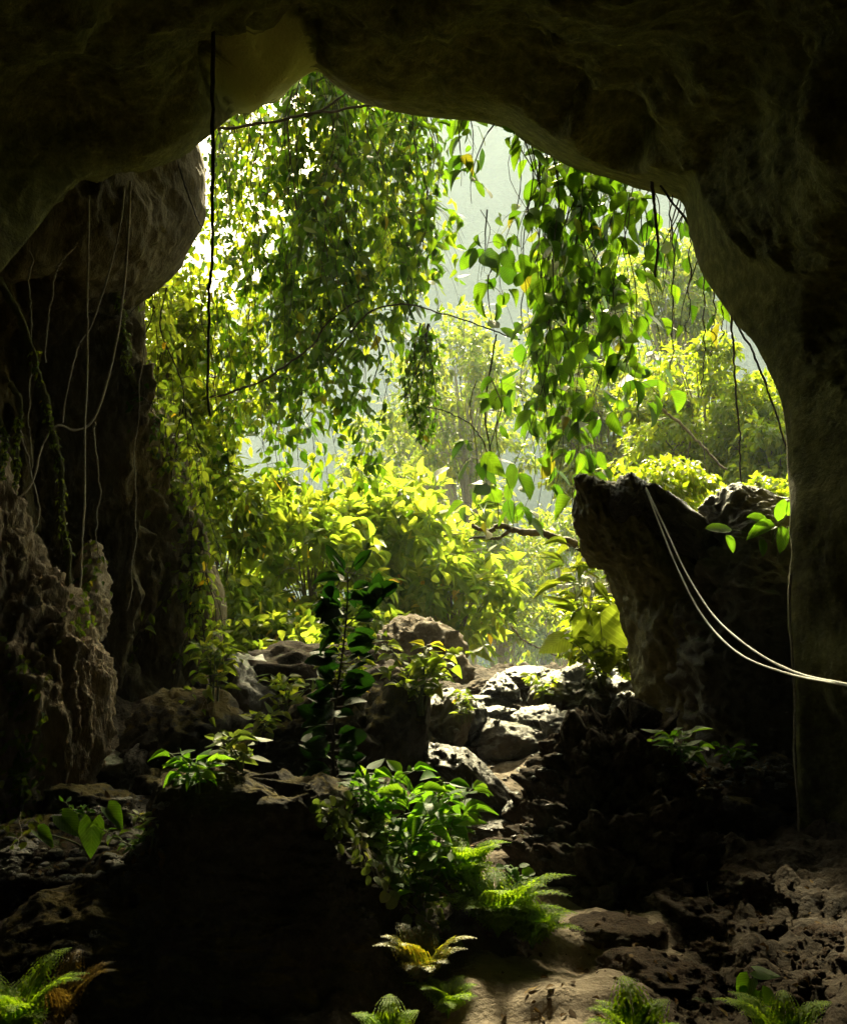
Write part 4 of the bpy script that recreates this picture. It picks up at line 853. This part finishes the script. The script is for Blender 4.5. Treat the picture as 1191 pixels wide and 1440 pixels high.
SH = [  # label, px, py (base), height m, width m, stems, leaf, leaves per stem, mat, kind, width, extra
 ('dark green broad leaf bush to the right of the black boulder', 560, 1225, .46, .55, 9, .12, 12, 'plantleaf', 'ovate', .55, {}),
 ('bush with large pointed leaves rising by the pale slab', 622, 1215, .42, .42, 7, .15, 9, 'plantleaf', 'lance', .42, {}),
 ('low bush of mixed leaves at the foot of the sapling', 520, 1160, .28, .4, 7, .10, 10, 'plantleaf', 'ovate', .55, {}),
 ('shaded bush deep between the black boulder and the ferns', 596, 1290, .38, .45, 7, .10, 12, 'plantleaf', 'ovate', .5, {}),
 ('bright rounded shrub of many leaves on top of the dark boulders', 590, 1000, .5, .75, 12, .11, 13, 'brightleaf', 'ovate', .62, {}),
 ('leafy sprig growing down beside the pointed dark rock', 652, 1010, .2, .2, 5, .06, 10, 'brightleaf', 'ovate', .6, {}),
 ('shrub left of the rounded shrub, behind the sapling', 500, 985, .42, .5, 8, .10, 11, 'brightleaf', 'ovate', .6, {}),
 ('compound leaved sprig arching out left of the sapling', 400, 1005, .3, .55, 5, .1, 12, 'brightleaf', 'ovate', .5, {}),
 ('green sprig low on the shoulder of the broad dark boulder', 368, 1040, .18, .34, 5, .09, 9, 'brightleaf', 'ovate', .55, {}),
 ('fading yellowish sprig with drooping leaves on the broad dark boulder', 338, 1080, .2, .3, 4, .1, 9, 'roundleaf', 'lance', .42, {}),
 ('palmate leaved green plant at the left end of the black boulder top', 276, 1104, .15, .26, 6, .085, 9, 'plantleaf', 'lance', .5, {}),
 ('slim seedling standing above the palmate leaved plant', 303, 1060, .16, .1, 1, .08, 5, 'brightleaf', 'lance', .5, {}),
 ('plant of upright oval leaves on the ledge right of the soil mound', 958, 1082, .22, .34, 8, .11, 7, 'plantleaf', 'ovate', .5, {}),
 ('small dark green plant against the ledge near the square block', 1034, 1080, .15, .24, 7, .08, 7, 'plantleaf', 'ovate', .65, {}),
 ('yellow green plant growing at the crest right of the flat slab', 764, 985, .24, .3, 6, .08, 10, 'brightleaf', 'ovate', .55, {}),
 ('bushy plant at the crest against the side of the rock pillar', 846, 962, .45, .5, 10, .11, 12, 'limeleaf', 'ovate', .55, {}),
 ('bright plant with star shaped leaf whorls left of the rock pillar', 822, 930, 1.0, .5, 5, .26, 16, 'yellowleaf', 'lance', .22, dict(whorl=True)),
 ('small plant with round leaves above the fern by the path', 712, 1262, .16, .18, 4, .06, 7, 'plantleaf', 'round', .85, {}),
 ('small plants growing among stones on the left soil shelf', 195, 1195, .1, .34, 8, .05, 8, 'plantleaf', 'ovate', .5, {}),
 ('small sprig among the stones under the flowstone', 110, 1160, .14, .2, 5, .06, 7, 'plantleaf', 'ovate', .5, {}),
 ('dull green tuft on the soil shelf nearest the black boulder', 215, 1180, .12, .2, 6, .05, 8, 'roundleaf', 'ovate', .5, {}),
 ('trailing leafy plant at the foot of the flowstone', 36, 1150, .3, .2, 4, .06, 12, 'brightleaf', 'ovate', .6, {}),
 ('yellowing leaves growing on the right brow of the black boulder', 525, 1195, .14, .26, 5, .08, 8, 'roundleaf', 'ovate', .6, {}),
 ('leafy tuft at the foot of the left bushes by the fluted wall', 300, 985, .5, .5, 8, .12, 12, 'brightleaf', 'ovate', .5, {}),
 ('yellow leaved tuft clinging to the fluted wall', 280, 860, .35, .25, 4, .1, 10, 'brightleaf', 'lance', .4, {}),
]
for k, (lb, px, py, h_, w_, ns_, lf_, nl_, mt_, kd_, wd_, ex) in enumerate(SH):
    shrub('plant', lb, on(px, py), h_, w_, ns_, lf_, nl_, mt_, kd_, wd_, seed=k * 7 + 1, **ex)

FN = [
 ('bright green fern overhanging the path, biggest of the ferns', 700, 1318, 19, .42, .22, 'fernleaf', {}),
 ('fern with fanned fronds behind the biggest fern', 650, 1262, 13, .36, .22, 'fernleaf', {}),
 ('fern drooping over the bank toward the path', 748, 1335, 11, .32, .16, 'fernleaf', {}),
 ('yellowish fern below the black boulder right side', 592, 1388, 13, .26, .17, 'yellowfern', {}),
 ('small fern beside the yellowish fern', 630, 1432, 10, .22, .12, 'fernleaf', {}),
 ('fern cut off by the bottom edge under the black boulder', 548, 1490, 6, .26, .15, 'fernleaf', {}),
 ('fern at the bottom edge of the path', 895, 1490, 7, .28, .16, 'fernleaf', {}),
 ('wide fern at the bottom edge near the heart leaf plant', 1105, 1500, 8, .3, .17, 'fernleaf', {}),
 ('fern cluster in the bottom left corner', 20, 1475, 12, .36, .22, 'fernleaf', {}),
 ('brown withered fern beside the bottom left fern cluster', 86, 1455, 6, .26, .2, 'brownfern', {}),
]
for k, (lb, px, py, n_, L, rs, mt_, ex) in enumerate(FN): fern(lb, on(px, py), n_, L, rs, mt_, seed=k * 5 + 2, **ex)

# plants whose leaves are big enough to count
bz = on(118, 1195)
big_leaf_plant('arrow_leaf_plant', 'arrow leaf plant with five broad leaves on the left soil shelf', bz, [((.06, -.06, .16), (.0, -.15, -1), (.1, -1, .1), .19), ((.10, .05, .2), (.55, -.2, -.5), (.2, -.7, .7), .14), ((-.12, .0, .17), (.75, -.3, -.55), (0, -.6, .8), .17), ((-.24, .0, .09), (.6, -.3, -.3), (0, -.5, .9), .13), ((-.02, .05, .12), (.8, -.2, .1), (0, -.5, .9), .12)])
bz = on(850, 965)
big_leaf_plant('elephant_ear_plant', 'elephant ear plant, one huge bright leaf hanging beside the rock pillar', bz, [((-.02, .1, .62), (.1, -.25, -1), (-.2, -1, .25), .55), ((.25, .2, .5), (.6, -.2, -.5), (.1, -.7, .7), .3), ((-.3, .25, .4), (-.7, -.2, -.4), (-.1, -.7, .7), .28)], mat='brightleaf', width=.85)
bz = on(1085, 765)
big_leaf_plant('broad_leaf_plant', 'plant with large oval leaves on the boulder beside the right wall', bz, [((.03, -.05, .16), (.2, -.3, .9), (0, -1, .3), .17), ((.1, -.05, .2), (.5, -.2, .6), (-.2, -1, .2), .18), ((.0, -.08, .12), (-.8, -.4, -.2), (0, -.8, .6), .24), ((.04, -.1, .12), (-.15, -.4, -.9), (0, -1, .1), .2), ((-.04, -.05, .15), (-.8, -.3, .25), (0, -.8, .6), .17), ((.1, -.08, .12), (.35, -.4, -.8), (0, -1, .1), .17), ((-.3, -.05, .1), (-.9, -.2, .05), (0, -.7, .7), .2), ((-.33, -.02, .06), (.3, -.3, -.8), (0, -.9, .3), .13), ((-.1, -.06, .03), (.1, -.3, -.9), (0, -.9, .3), .12)], kind='ellip', width=.52)
bz = on(1052, 1425)
big_leaf_plant('heart_leaf_plant', 'seedling with four heart shaped leaves at the bottom right', bz, [((.01, 0, .13), (-.5, -.3, -.55), (-.2, -.6, .8), .10), ((.03, .01, .16), (.8, -.3, -.15), (.1, -.5, .85), .10), ((0, -.02, .1), (-.25, -.6, -.6), (0, -.7, .6), .09), ((.05, -.01, .09), (.5, -.5, -.6), (0, -.7, .6), .08)], width=.85)

# round leaved creeper on the boulder and climbers on the left wall
def creeper(label, pts, leaf, mat, n_, spread, kind='round', width=.9, stem='paleroot', r=.004, seed=0):
    global rng
    keep = rng; rng = np.random.default_rng(seed + 300)
    q = catmull(np.array(pts, float), 30); pp = np.array([hit(a, b)[0] + hit(a, b)[1] * .015 for a, b in q])
    root = empty('creeper', pp[0], label, 'creeper'); st, lf = MB(), MB()
    good = [pp[0]]
    for x in pp[1:]:
        if np.linalg.norm(x - good[-1]) < .9: good.append(x)
    st.tube(np.array(good), r, r * .6, 5); pos, al, nr = [], [], []
    for k in range(n_):
        a, b = q[rng.integers(30)]; h_, nn = hit(a + rng.normal() * spread, b + rng.normal() * spread)
        c = pp[np.argmin(np.linalg.norm(pp - h_, axis=1))]
        if np.linalg.norm(c - h_) > .6: continue
        e = h_ + nn * rng.uniform(.015, .05); st.tube(np.array([c, (c + e) / 2 + nn * .01, e]), r * .35, r * .2, 3)
        pos.append(e); al.append(unit(np.array([rng.normal() * .6, -.2, -.6]) + nn * .35)); nr.append(unit(nn + np.array([0, -.3, .6]) + rng.normal(size=3) * .3))
    leaves(lf, pos, al, nr, leaf * rng.uniform(.6, 1.2, len(pos)), width, kind)
    link_mesh('stem', st, M[stem], root); link_mesh('foliage', lf, M[mat], root); rng = keep
creeper('round leaved creeper running down the right side of the black boulder', [(462, 1150), (500, 1185), (540, 1215), (570, 1240), (594, 1280), (604, 1320)], .045, 'roundleaf', 210, 17)
creeper('round leaved creeper along the right brow of the black boulder near the sapling', [(455, 1130), (480, 1150), (515, 1170), (548, 1200)], .045, 'roundleaf', 60, 12, seed=1)
creeper('green climber on the flowstone at the left edge', [(30, 1180), (25, 1120), (35, 1050), (20, 980), (30, 930)], .06, 'brightleaf', 170, 22, 'ovate', .6, seed=2)
creeper('small leaved climber on the mossy rib of the left wall', [(110, 890), (125, 850), (130, 810), (130, 770)], .06, 'brightleaf', 80, 10, 'ovate', .6, seed=3)
creeper('hanging climber trailing down the right edge of the fluted wall', [(240, 640), (265, 720), (285, 800), (295, 900), (290, 985)], .09, 'brightleaf', 130, 20, 'ovate', .55, seed=4)
creeper('tufted climber beneath the pale stone bulge of the fluted wall', [(205, 560), (225, 600), (248, 660), (262, 720)], .08, 'leftleaf', 90, 16, 'ovate', .55, seed=5)

# ------------------------------------------------------------------ lianas, roots, ropes
def liana(name, label, pts, r, mat, cat, amp=.02, sides=6, seed=0, surf=False, group=None, taper=.7):
    pts = np.array(pts, float); q = catmull(P(pts[:, 0], pts[:, 1], pts[:, 2]), 60)
    o = np.random.default_rng(seed).uniform(-90, 90, 3); t = np.linspace(0, 1, 60)[:, None] * 9
    w_ = np.concatenate([pnoise(np.concatenate([t, t * 0 + o[0], t * 0], 1))[:, None], pnoise(np.concatenate([t, t * 0 + o[1], t * 0 + 3], 1))[:, None], pnoise(np.concatenate([t, t * 0 + o[2], t * 0 + 8], 1))[:, None] * .3], 1)
    rr = np.linspace(1, taper, 60) * r * (1 + .25 * pnoise(np.concatenate([t * 3, t * 0 + o[0], t * 0 + 4], 1)))
    kk_ = t * 5.5; pth = q + w_ * amp + .28 * amp * np.concatenate([pnoise(np.concatenate([kk_, t * 0 + o[1], t * 0 + 11], 1))[:, None], 0 * t, pnoise(np.concatenate([kk_, t * 0 + o[0], t * 0 + 13], 1))[:, None]], 1)
    if mat == 'mossroot': rr = rr * (1 + .5 * pnoise(np.concatenate([t * 7, t * 0 + o[1], t * 0 + 4], 1)))
    mb = MB(); mb.tube(pth, rr, sides=sides)
    ob = tag(link_mesh(name, mb, M[mat], origin=q[0]), label, cat, group)
    if mat == 'mossroot':
        k = rng.integers(2, 58, 320); k = k[pnoise(np.stack([k * .13, k * 0 + o[0], k * 0.], 1)) > -.12]; lm = MB(); nv = rnd(len(k)); nv[:, 1] = -np.abs(nv[:, 1])
        pp = pth[k] + nv * rr[k][:, None]; leaves(lm, pp, nv * .5 + np.array([0, 0, -.7]) + rng.normal(size=nv.shape) * .3, nv + np.array([0, 0, .4]), rng.uniform(.02, .05, len(k)), .6, 'ovate')
        link_mesh('foliage', lm, M['brightleaf'], ob, origin=q[0])
    return ob
liana('hanging_root', 'thick black root hanging straight down the left curtain from the ceiling', [(302, -30, 8.0), (300, 150, 8.1), (298, 300, 8.1), (296, 450, 8.1), (294, 585, 8.1)], .019, 'darkstem', 'root', .03, taper=.45)
liana('hanging_root', 'long straight pale string of root down the dark left recess', [(128, 275, 8.7), (124, 400, 8.8), (123, 500, 8.8), (119, 620, 8.7), (118, 750, 8.6), (113, 860, 8.5), (108, 960, 8.4)], .010, 'paleroot', 'root', .02)
liana('hanging_root', 'thin root beside the pale string, bowing off to the left', [(185, 255, 9.1), (180, 350, 9.1), (168, 460, 9.0), (150, 540, 8.9), (130, 592, 8.8), (105, 605, 8.7), (80, 598, 8.6), (60, 630, 8.6), (46, 680, 8.5), (20, 706, 8.4), (-10, 720, 8.3)], .011, 'paleroot', 'root', .01)
liana('hanging_root', 'faint root slanting from the bulge down to the looping root', [(178, 262, 9.15), (165, 340, 9.1), (135, 440, 9.0), (108, 500, 8.9), (88, 595, 8.7)], .008, 'paleroot', 'root', .02)
liana('hanging_root', 'short thin root in the far left recess above the mossy root', [(112, 342, 8.6), (80, 380, 8.5), (72, 430, 8.5), (64, 510, 8.4)], .008, 'paleroot', 'root', .02)
liana('hanging_root', 'brown root lying over the face of the hanging bulge', [(250, 225, 10.0), (262, 265, 9.95), (275, 300, 9.95), (283, 318, 10.0)], .009, 'darkstem', 'root', .01)
for k_, (lb_, pts_) in enumerate([
 ('hair thin root hanging in the recess between the corner and the mossy root', [(44, 352, 8.5), (46, 450, 8.5), (40, 560, 8.5), (44, 660, 8.4)]),
 ('fine pale root trailing past the flowstone at the left edge', [(30, 600, 8.2), (52, 700, 8.1), (48, 800, 7.9), (56, 900, 7.45)]),
 ('thin root dropping from the looping root down the dark recess', [(132, 592, 8.8), (140, 660, 8.8), (136, 740, 8.8), (142, 800, 8.8)]),
 ('long thin root on the left wall right of the pale string', [(205, 420, 10.0), (200, 520, 10.0), (190, 640, 9.9), (192, 760, 9.8), (180, 860, 9.7)]),
]): liana('hanging_root', lb_, pts_, .006, 'paleroot', 'root', .035, seed=60 + k_)
liana('mossy_root', 'mossy root winding down the left from the corner of the ceiling lip', [(2, 392, 7.9), (22, 430, 7.9), (42, 480, 7.9), (58, 540, 7.9), (70, 595, 7.9), (82, 650, 7.9), (90, 720, 7.9), (100, 790, 7.8), (98, 850, 7.7), (108, 920, 7.5)], .030, 'mossroot', 'root', .04, sides=8)
liana('mossy_root', 'second mossy root near the left edge of the picture', [(20, 540, 7.9), (30, 570, 7.9), (24, 620, 7.9), (20, 680, 7.9), (10, 760, 7.8), (2, 840, 7.7)], .022, 'mossroot', 'root', .04)
liana('mossy_root', 'short mossy root cut by the left edge', [(-4, 580, 7.8), (6, 610, 7.8), (4, 660, 7.8), (0, 720, 7.8)], .02, 'mossroot', 'root', .02)
liana('hanging_root', 'knotty mossy root clasping the left wall under the bulge', [(160, 392, 10.0), (168, 420, 9.9), (172, 470, 9.95), (185, 520, 10.0), (200, 548, 10.1)], .035, 'mossroot', 'root', .09, sides=8, taper=.8)
liana('hanging_root', 'short black root dangling under the right side of the arch', [(917, 255, 9.4), (921, 300, 9.4), (925, 350, 9.4), (921, 390, 9.4)], .016, 'darkstem', 'root', .015, taper=.6)
liana('hanging_liana', 'dark liana slanting along the edge of the right wall', [(930, 262, 9.4), (965, 310, 9.2), (1000, 385, 8.9), (1030, 445, 8.6), (1060, 500, 8.3), (1090, 575, 8.0), (1112, 645, 7.6)], .011, 'darkstem', 'liana', .03)
liana('hanging_liana', 'thin dark strand hanging vertically over the lime trees at right', [(1030, 440, 8.5), (1034, 540, 8.6), (1040, 620, 8.6), (1044, 705, 8.6)], .009, 'darkstem', 'liana', .03)
for k, (x0, y0, y1) in enumerate([(943, 275, 520), (968, 310, 470), (988, 380, 560), (1002, 400, 500), (1016, 420, 480)]):
    liana('hanging_liana', ['fine strand at the left of those beside the right wall', 'fine strand close to the bend of the right wall', 'longest fine strand beside the right wall', 'short fine strand right of the longest one', 'shortest fine strand beside the right wall'][k],
          [(x0, y0 - 15, 9.6), (x0 + 2, (y0 + y1) / 2, 9.6), (x0 - 2, y1, 9.6)], .007, 'darkstem', 'liana', .04, seed=k + 20, group='fine strands beside the right wall')
liana('hanging_liana', 'thin liana arching across from the left curtain over the pale gap', [(470, 500, 12.2), (520, 440, 12.2), (570, 428, 12.0), (620, 440, 11.6), (680, 460, 11.2), (730, 478, 11)], .011, 'darkstem', 'liana', .03)
liana('hanging_liana', 'bare liana curving down left of the lowest big vine leaves', [(700, 470, 10.8), (690, 520, 10.8), (682, 580, 10.8), (690, 640, 10.8), (700, 700, 10.8), (704, 745, 10.8)], .010, 'darkstem', 'liana', .03)
liana('hanging_liana', 'bare twig arching left in front of the pale yellow tree', [(690, 640, 10.9), (665, 600, 11), (630, 580, 11), (600, 572, 11)], .008, 'darkstem', 'liana', .03)
liana('hanging_liana', 'dark liana crossing diagonally through the left curtain', [(300, 560, 12.5), (360, 540, 12.5), (420, 500, 12.4), (470, 450, 12.4), (510, 420, 12.4)], .014, 'darkstem', 'liana', .06)
liana('bare_branch', 'dark branch running level below the ceiling notch', [(310, 182, 12.0), (380, 172, 12.0), (440, 158, 12.0), (520, 150, 12.0), (560, 140, 12)], .018, 'darkstem', 'branch', .04)
liana('bare_branch', 'dark forked branch rising to the right below the ceiling notch', [(430, 165, 12.1), (460, 150, 12.0), (490, 125, 12.0), (510, 100, 12)], .014, 'darkstem', 'branch', .03)
liana('bare_branch', 'brown knobbly branch reaching left from behind the rock pillar beak', [(835, 775, 10.4), (805, 765, 10.5), (770, 752, 10.6), (735, 748, 10.6), (705, 740, 10.7), (690, 748, 10.7), (662, 738, 10.8)], .045, 'bark', 'branch', .05, sides=8, taper=.4)
liana('bare_branch', 'smaller brown branch below the knobbly one', [(720, 745, 10.65), (700, 757, 10.6), (680, 756, 10.6), (660, 757, 10.6)], .02, 'bark', 'branch', .02, taper=.5)
liana('bare_branch', 'bare slanting twig crossing the lime tree in the right opening', [(915, 568, 14), (950, 590, 14), (985, 625, 14.2), (1020, 660, 14.5)], .02, 'bark', 'branch', .05)
liana('bare_branch', 'fine forked twig in the haze left of the elephant ear', [(720, 880, 13), (735, 900, 13), (760, 912, 13), (782, 922, 13)], .012, 'bark', 'branch', .03)
liana('root', 'pale root creeping along the ledge left of the black boulder', [(50, 1250, 6.1), (80, 1232, 6.2), (120, 1222, 6.2), (170, 1215, 6.25), (225, 1200, 6.3)], .014, 'paleroot', 'root', .03)
liana('root', 'slender pale root running down the edge of the right cave wall', [(1112, 808, 7.05), (1110, 860, 7.0), (1113, 910, 6.95), (1117, 980, 6.9), (1116, 1050, 6.8), (1122, 1130, 6.7), (1124, 1200, 6.65)], .009, 'paleroot', 'root', .01)
liana('rope', 'white rope strung lowest from the rock pillar to the right cave wall', [(908, 688, 8.25), (930, 745, 8.0), (955, 805, 7.6), (990, 870, 7.1), (1040, 920, 6.5), (1110, 948, 5.9), (1191, 964, 5.2), (1290, 985, 4.7)], .0062, 'rope', 'rope', .0, taper=1)
liana('rope', 'white rope strung just above the other, ending at the right cave wall', [(908, 686, 8.25), (936, 745, 7.95), (966, 808, 7.5), (1005, 868, 7.0), (1060, 915, 6.4), (1120, 946, 5.85), (1191, 962, 5.2), (1290, 980, 4.7)], .0062, 'rope', 'rope', .0, taper=1)
liana('twig', 'dry upright stalk standing on the soil at the right', [(997, 1285, 5.55), (996, 1260, 5.55), (994, 1240, 5.55)], .004, 'paleroot', 'twig', .004, taper=.5)
liana('twig', 'short pale stick lying on the soil near the bottom right corner', [(1163, 1388, 4.75), (1168, 1372, 4.8)], .008, 'paleroot', 'twig', .0)

# fallen leaves on the left shelf and floor
mb = MB(); pos, nr = [], []
for p_, n_ in scatter_pts(330, [(0, 1120, 240, 1230), (560, 1150, 760, 1320), (700, 1240, 1150, 1440), (960, 1070, 1080, 1110)]): pos.append(p_ + n_ * .008); nr.append(n_)
nr = np.array(nr); leaves(mb, pos, unit(np.cross(nr, rnd(len(nr)))) + nr * .06, nr + rnd(len(nr)) * .2, rng.uniform(.02, .055, len(nr)), .5, 'ovate')
tag(link_mesh('leaf_litter', mb, M['deadleaf']), 'dry fallen leaves scattered on the floor and ledges', 'leaf litter', kind='stuff')

# ------------------------------------------------------------------ haze over the valley
zlo, zhi = -40.0, HILL_TOP + 2
hb = MB(); x0, x1, y0, y1 = -590., 590., -14., 600.
hb.add([(x, y, z) for z in (zlo, zhi) for y in (y0, y1) for x in (x0, x1)], [np.array([(0, 2, 3, 1), (4, 5, 7, 6), (0, 1, 5, 4), (2, 6, 7, 3), (0, 4, 6, 2), (1, 3, 7, 5)])])
m, n, b, out = new_mat('valley_haze'); n.nodes.remove(b)
pv = N(n, 'ShaderNodeVolumePrincipled', Density=.0009, Anisotropy=.1); pv.inputs['Color'].default_value = (.74, .87, 1.0, 1)
n.links.new(pv.outputs[0], out.inputs['Volume'])
hz = link_mesh('haze', hb, m, sm=False); tag(hz, 'thin pale haze filling the valley', 'haze', kind='stuff')
